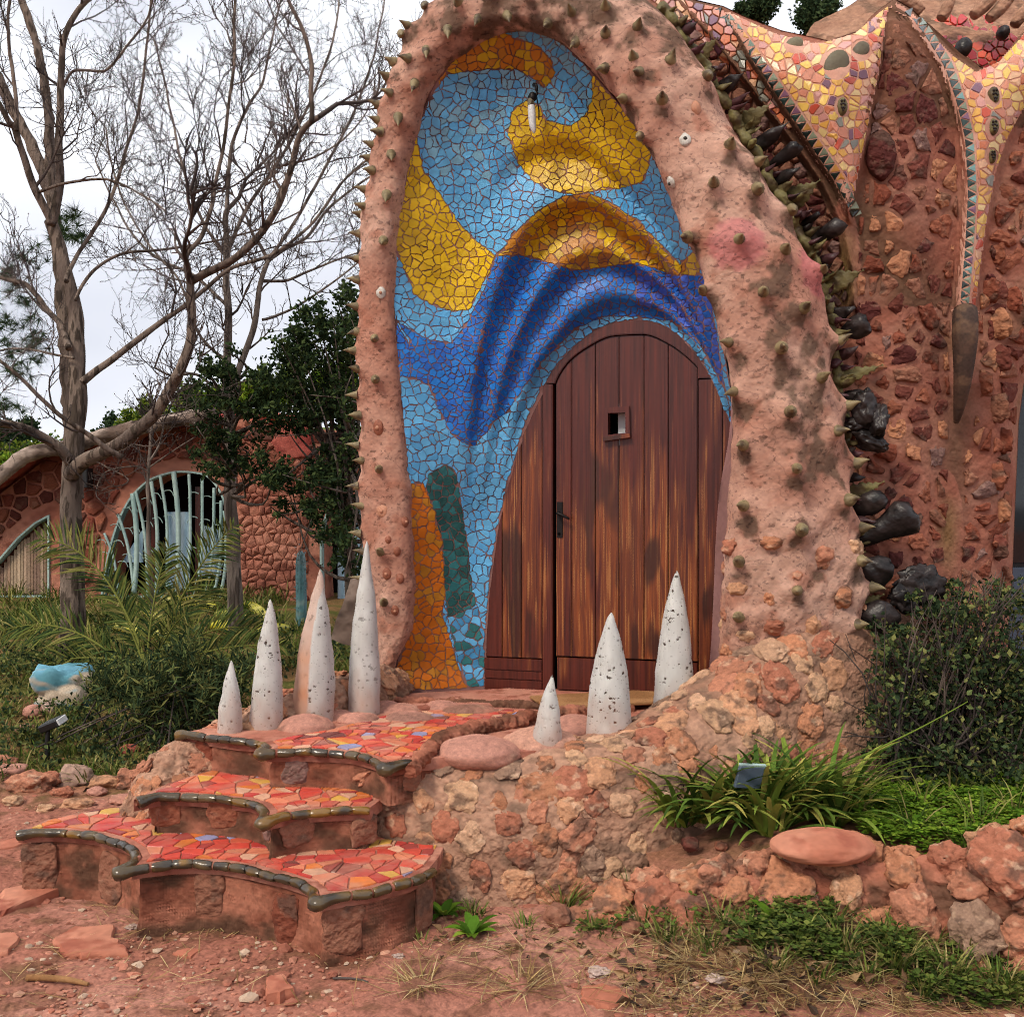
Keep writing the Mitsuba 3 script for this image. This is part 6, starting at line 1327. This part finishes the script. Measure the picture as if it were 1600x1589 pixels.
p0 = W(1171, 1213, 4.12); v, f = rbox(.115, .018, .105, .005); ax = unit(np.array([1, .25, -.10])); yy = unit(np.array([-.2, 1, .35])); zz_ = np.cross(ax, yy)
put(SL + '__panel', place((v, f), p0, ax, yy, zz_), 'lamp_grey'); v, f = rbox(.118, .014, .008, .002); put(SL + '__rim', place((v, f), p0 + zz_ * .054, ax, yy, zz_), 'teal_paint')
put(SL + '__stake', tube1([p0 + [.02, .02, -.05], p0 + [.02, .08, -.24]], .008, 8), 'lamp_black', True)
# sticks and shells on the path
for i, (a, b, r, lab) in enumerate([((42,1532),(138,1542),.011,'pale dry stick lying on the path at lower left'),((362,1452),(415,1432),.006,'dark thin twig lying in front of the lowest step'),((520,1530),(575,1535),.004,'thin pale twig near the bottom middle of the path')]):
    A, B = GP(*a), GP(*b); k = numbered('dry_stick'); scene[k] = mikit.ply(tube1([A + [0, 0, r], (A + B) / 2 + [0, .01, r * 1.3], B + [0, 0, r]], [r, r, r * .6], 7, 14), ['leaf_straw', 'bark_twig', 'bark_twig'][i] if i else 'mat_fibre', smooth=True); tag(k, lab, 'stick')
for i, (u, v_, s, lab) in enumerate([(935,1521,17,'white crumpled scrap on the ground below the parapet'),(1118,1532,13,'small white shell scrap at the edge of the grass'),(206,1450,9,'little cream pebble in front of the steps'),(622,1496,8,'black and white pebble beside the lowest step corner')]):
    p = GP(u, v_); k_ = p[1] / FPX; k = numbered('white_scrap'); scene[k] = mikit.ply(lump(p + [0, 0, .006], (s * k_, 0, 0), (0, s * k_ * .8, 0), (0, 0, s * k_ * .45), 140 + i, 3, .8, 2.4), 'fang_stone', smooth=40 if False else True, uv=np.tile([0, .4], (len(ICO[3][0]), 1))); tag(k, lab, 'scrap')
# ================================================================== the vaulted house behind the garden
FH = thing('vaulted_house', 'long red stone house with vaulted windows behind the garden', 'house')
FP = Plane(W(250, 935, 13.5), 4)
FS = lambda pts: np.array([FP.st(u, v) for u, v in pts])
outl_ = [(-160,975),(-160,850),(-40,790),(0,772),(40,742),(75,715),(131,703),(181,689),(242,674),(320,660),(380,655),(440,668),(520,672),(640,690),(660,985)]
w1 = [(160,932),(170,870),(186,815),(210,772),(243,746),(282,737),(318,741),(342,764),(354,800),(358,932)]
w2 = [(-70,932),(-5,880),(30,840),(55,818),(77,806),(77,932)]; w3 = [(505,955),(502,850),(515,795),(540,775),(572,775),(590,955)]
sm_ = lambda pts, n=60: Polygon(FS(resample(np.array(pts, float), n))).buffer(0)
OW, W1, W2, W3 = Polygon(FS(outl_)), sm_(w1), Polygon(FS(w2)), sm_(w3)
wins = shapely.union_all([W1, W2, W3])
FW = put(FH + '__wall', slab(OW.difference(wins), FP, -.6, 0), 'far_mortar', label='red rubble wall with pale mortar')
fsurf = lambda q_, h: FP.world(np.asarray(q_)[:, 0], np.asarray(q_)[:, 1], h)
items = []; rng = np.random.default_rng(95); col = Polygon(FS([(372,690),(470,690),(470,960),(372,960)]))
for g in polys(OW.difference(wins.buffer(.16)).difference(col)):
    for r in cells(g, .19, 3, .035, jitter=.5, minarea=.15): c = r.mean(0); items.append((tile(r, fsurf, rng.uniform(.02, .05), .15, .01), puv(rng.integers(4), 4, rng), Polygon(r).area))
pieces(FW + '__stone', items, 'far_stone')
items = []
for r in cells(col, .10, 4, .012, jitter=.5, minarea=.2, aniso=1.2): items.append((tile(r, fsurf, rng.uniform(.02, .06), .45, .015), (rng.choice([0, 1, 3]) / 4 + .1, rng.uniform(.7, 1)), Polygon(r).area))
pieces(FW + '__column_stone', items, 'far_mortar')
for nm, Wp in (('window', W1), ('window', W2), ('window', W3)):
    k = put(FH + '__window', slab(Wp.buffer(.012).difference(Wp.buffer(-.012)), FP, -.1, .03), 'teal_paint')
    if Wp is W1:
        k1 = k
        for (x0, y0, x1, y1, w_) in [(187,930,165,833,4),(211,930,186,803,5),(211,930,209,771,8),(233,930,214,768,5),(246,930,238,752,6),(263,930,252,743,5),(277,930,273,737,8),(290,930,297,741,5),(306,930,318,748,5),(322,930,336,762,5),(335,930,347,782,5),(346,930,352,798,5)]:
            a, b = FP.at(x0, y0) + FP.n * .04, FP.at(x1, y1) + FP.n * .04; m_ = (a + b) / 2 + np.array([.05, 0, 0])
            put(k1 + '__bar', tube1([a, m_, b], w_ / 2 * 13.5 / FPX, 7, 14), 'teal_paint', True)
            hk = [tube1([(a * (1 - t_) + b * t_), (a * (1 - t_) + b * t_) + np.array([.06 * g_, 0, .08]), (a * (1 - t_) + b * t_) + np.array([.14 * g_, 0, .06])], .006, 4, 6) for t_ in (.35, .6, .8) for g_ in (1 if x1 > x0 else -1,)]
            [put(k1 + '__bar_hook', h_, 'teal_paint', True) for h_ in hk]
        for pts in ([(181,880),(214,880),(214,828),(206,838)], [(252,925),(288,925),(288,800),(250,800)], [(306,900),(338,900),(338,830),(306,820)]):
            put(k1 + '__curtain', slab(Polygon(FS(pts)), FP, -.20, -.18), 'curtain', label='pale blue curtain')
        put(k1 + '__sash', slab(shapely.union_all([Polygon(FS([(a - 4, 932), (a + 4, 932), (a + 4, 760), (a - 4, 760)])) for a in (228, 298)]).intersection(W1), FP, -.28, -.24), 'door_wood', uv=(0.1, .4))
    if Wp is W2:
        for i, u in enumerate(np.arange(-66, 76, 5.2)):
            g = Wp.buffer(-.03).intersection(Polygon(FS([(u, 940), (u + 4.3, 940), (u + 4.3, 700), (u, 700)])))
            if g.is_empty: continue
            cut_ = rng.uniform(0, .08); g = g.difference(box(-99, g.bounds[3] - cut_, 99, 99)); ru = (rng.uniform(0, .99), rng.uniform())
            if polys(g): put(k + '__reed', slab(g, FP, -.10, -.07), 'reed', uv=ru)
    if Wp is W3:
        put(k + '__curtain', slab(W3.intersection(Polygon(FS([(520,955),(560,955),(560,790),(520,790)]))), FP, -.3, -.27), 'curtain', label='blue curtain half hidden by the evergreen')
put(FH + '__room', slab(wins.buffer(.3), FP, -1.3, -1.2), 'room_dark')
lip = resample(np.array([(-160,846),(-40,786),(0,766),(40,737),(75,712),(131,701),(181,687),(242,672),(320,657),(355,652)], float), 120)
LP = FP.at(lip[:, 0], lip[:, 1]) + FP.n * .45; v, f = tubes(LP[None], (.085 + .02 * noise(np.c_[np.arange(120) * .3, np.zeros((120, 2))], 2))[None], 12, True); put(FH + '__roof_edge', (v + (fbm(v * 8, 3, 2) - .5)[:, None] * .06, f), 'lichen_edge', True, label='lichen-whitened rolled roof edge')
rows = [LP + np.array([0, 0, -.05]), LP - FP.n * .5 + np.array([0, 0, .02]), LP - FP.n * 1.6 + np.array([0, 0, .20]), LP - FP.n * 4 + np.array([0, 0, .22])]
R_ = np.stack(rows); put(FH + '__roof', (R_.reshape(-1, 3), grid_faces(4, 120)), 'roof_red', True)
for i, (u, v_, w, h) in enumerate([(290,650,26,14),(330,655,28,10),(400,650,38,13),(170,690,26,8),(460,690,30,30)]):
    p = FP.at(u, v_) - FP.n * (.9 if i != 4 else -.02); kx = p[1] / FPX
    put(FH + '__roof_mosaic', lump(p, (w * kx, 0, 0), (0, .35 if i < 4 else .05, 0), (0, 0, h * kx), i, 3, .5, 2.2, .3), 'roof_red', True)
# speaker-like dark box under the roof, glazed cactus, yellow logs, leaning slab
v, f = rbox(.22, .2, .26, .01); put(FH + '__loudspeaker', (v + FP.at(142, 748) + FP.n * .25, f), 'lamp_black')
CA = thing('ceramic_cactus', 'tall blue-green glazed cactus column in front of the vaulted house', 'ornament')
cb = GP(470, 985); v, f = tubes(np.array([W(470, 990, cb[1]), W(471, 940, cb[1]), W(470, 900, cb[1]), W(470, 875, cb[1]), W(470, 865, cb[1]), W(470, 861, cb[1])])[None], np.array([[.052, .054, .052, .048, .036, .01]]), 24, True)
an = np.arctan2(v[:, 1] - cb[1], v[:, 0] - cb[0]); v = v + unit(v - np.c_[np.tile(cb[:2], (len(v), 1)), v[:, 2]]) * (.007 * np.cos(an * 8))[:, None]; put(CA + '__stem', (v, f), 'cactus_glaze', True)
rng = np.random.default_rng(5); sp_ = []
for i in range(60):
    z_ = rng.uniform(.1, 1.0); a = rng.uniform(0, 6.28); q = v.mean(0) * 0 + np.array([cb[0], cb[1], cb[2] + z_ * .95]); d = np.array([math.cos(a), math.sin(a), .4]); sp_.append(tube1([q + d * .05, q + d * .075], [.006, .001], 4))
put(CA + '__spines', cat(sp_), 'cactus_glaze')
YL = thing('yellow_edging', 'chain of yellow-green painted ceramic rolls in front of the vaulted house', 'edging')
for i, (a, b) in enumerate([((255,948),(300,945)),((300,952),(338,956)),((338,968),(385,975)),((385,950),(420,975)),((225,965),(262,985)),((180,985),(225,998)),((240,1000),(290,1008)),((402,998),(450,990)),((330,985),(365,990))]):
    A, B = GP(*a), GP(*b); put(YL + '__roll', tube1([A + [0, 0, .05], (A + B) / 2 + [0, 0, .07], B + [0, 0, .05]], [.04, .062, .04], 10, 12), 'yellow_paint', True)
LS = thing('leaning_slab', 'mottled pinkish slab leaning behind the tallest left fang', 'stone slab')
Yl = 8.2; pts = [W(515, 1000, Yl), W(548, 905, Yl), W(566, 905, Yl), W(565, 1010, Yl)]
v = np.array(pts + [p + np.array([.05, .10, 0]) for p in pts]); hull = trimesh.convex.convex_hull(v); vv, ff = trimesh.remesh.subdivide_to_size(np.array(hull.vertices), np.array(hull.faces), .06); put(LS + '__body', (vv + (fbm(vv * 9, 3, 2) - .5)[:, None] * .03, ff), 'lichen_edge', 30)
# ================================================================== hills and far trees
hx, hy = np.meshgrid(np.linspace(-90, 60, 90), np.linspace(24, 130, 60))
ridge = np.interp(CU + hx / np.maximum(hy, 1) * FPX, [-400, 0, 100, 200, 300, 400, 560, 900, 1700], [110, 92, 96, 118, 126, 140, 150, 120, 60])
hz = groundz(hx, hy) - .6 + np.clip((hy - 26) / 60, 0, 1) ** 1.3 * ridge * 88 / FPX * (1 - .25 * np.clip((hy - 90) / 40, 0, 1)) + (fbm(np.dstack([hx, hy, hx * 0]) / 9, 4, 3) - .5) * 1.4 * np.clip((hy - 26) / 20, 0, 1)
put('hills', (np.dstack([hx, hy, hz]).reshape(-1, 3), grid_faces(*hx.shape)), 'hill_soil', True); struct('hills', 'low wooded hills behind the garden')
HI = LinearNDInterpolator(np.c_[hx.ravel(), hy.ravel()], hz.ravel(), fill_value=0)
rng = np.random.default_rng(99)
def far_tree(u, v_, r, Y, mat, name, lab, n=900, sz=.30, group=None, cat_='tree'):
    k_ = Y / FPX; T_ = thing(name, lab, cat_, group); c = W(u, v_, Y); z0 = float(HI(c[0], c[1])) if Y > 24 else float(groundz(c[0], c[1]))
    pp = blob_points([(u, v_, r), (u - r * .5, v_ + r * .35, r * .75), (u + r * .5, v_ + r * .3, r * .75)], n, rng, Y, r * k_ * .8); v, f, uu_ = leaf_cloud(pp, sz * rng.uniform(.6, 1.3, len(pp)), rng, .6)
    put(T_ + '__crown', (v, f), mat, uv=uu_); put(T_ + '__trunk', tube1([np.array([c[0], c[1], z0 - .3]), c], [.12 * r * k_, .05 * r * k_], 7), 'bark_grey', True)
for u, v_, r, Y, mt, lab in [(40,672,16,60,'leaf_pine','small dark pine on the skyline left of the pale trunk'),(182,668,20,70,'leaf_pine','dark pine crown on the skyline just right of the pale trunk'),(155,680,14,70,'leaf_pine','lower dark pine beside the skyline pine right of the trunk'),(215,655,20,66,'leaf_hill','light green bushy tree on the ridge above the vaulted roof'),(245,645,22,60,'leaf_hill','green tree on the ridge left of the red roof peak')]:
    far_tree(u, v_, r, Y, mt, 'hill_tree', lab, 1500, .28)
HBL = ['dark hillside bush nearest the left edge under the skyline', 'hillside bush just left of the pale trunk under the skyline', 'hillside bush cut by the left edge under the skyline', 'hillside bush just behind the pale trunk', 'hillside bush low above the yellow-green bushes at left', 'lowest hillside bush at the left edge', 'hillside bush between roof edge and pale trunk', 'hill crown above the left end of the red roof peak', 'hill crown directly above the red roof peak', 'hill crown just right of the grey trunk above the roof', 'hill crown beside the arch behind the evergreen', 'hill crown behind the middle of the evergreen', 'hill crown behind the left side of the evergreen']
for i, (u, v_, r, Y) in enumerate([(15,690,26,52),(60,700,24,50),(-20,700,30,50),(100,712,22,46),(20,722,22,40),(-10,735,24,38),(70,725,18,40),(300,625,26,50),(350,620,26,48),(400,600,26,48),(560,600,40,50),(500,600,36,50),(450,610,30,50)]):
    far_tree(u, v_, r, Y, 'leaf_hill' if i != 0 else 'leaf_pine', 'hill_bush', HBL[i], 1500, .24, 'green bushes on the hillside', 'bush')
for u, v_, r, lab in [(25,745,26,'yellow-green bush left of the pale trunk beside the roof edge'),(60,730,20,'smaller yellow-green bush between trunk and roof edge'),(-15,765,28,'yellow-green bush cut by the left edge'),(330,622,18,'yellow-green bush peeping over the red roof'),(410,610,24,'yellow-green bush showing between the evergreen leaves'),(520,590,26,'yellow-green bush behind the evergreen crown')]:
    far_tree(u, v_, r, 17.5, 'leaf_clover', 'roof_bush', lab, 2600, .10, None, 'bush')
for u, v_, r, lab in [(1181,22,27,'left pine crown above the first mosaic saddle'),(1274,26,30,'right pine crown above the first mosaic saddle'),(1590,700,30,'dark conifer glimpsed at the right edge beyond the wall')]:
    far_tree(u, v_ - (8 if v_ < 50 else 0), r, 12, 'leaf_pine', 'conifer', lab, 4200, .055)
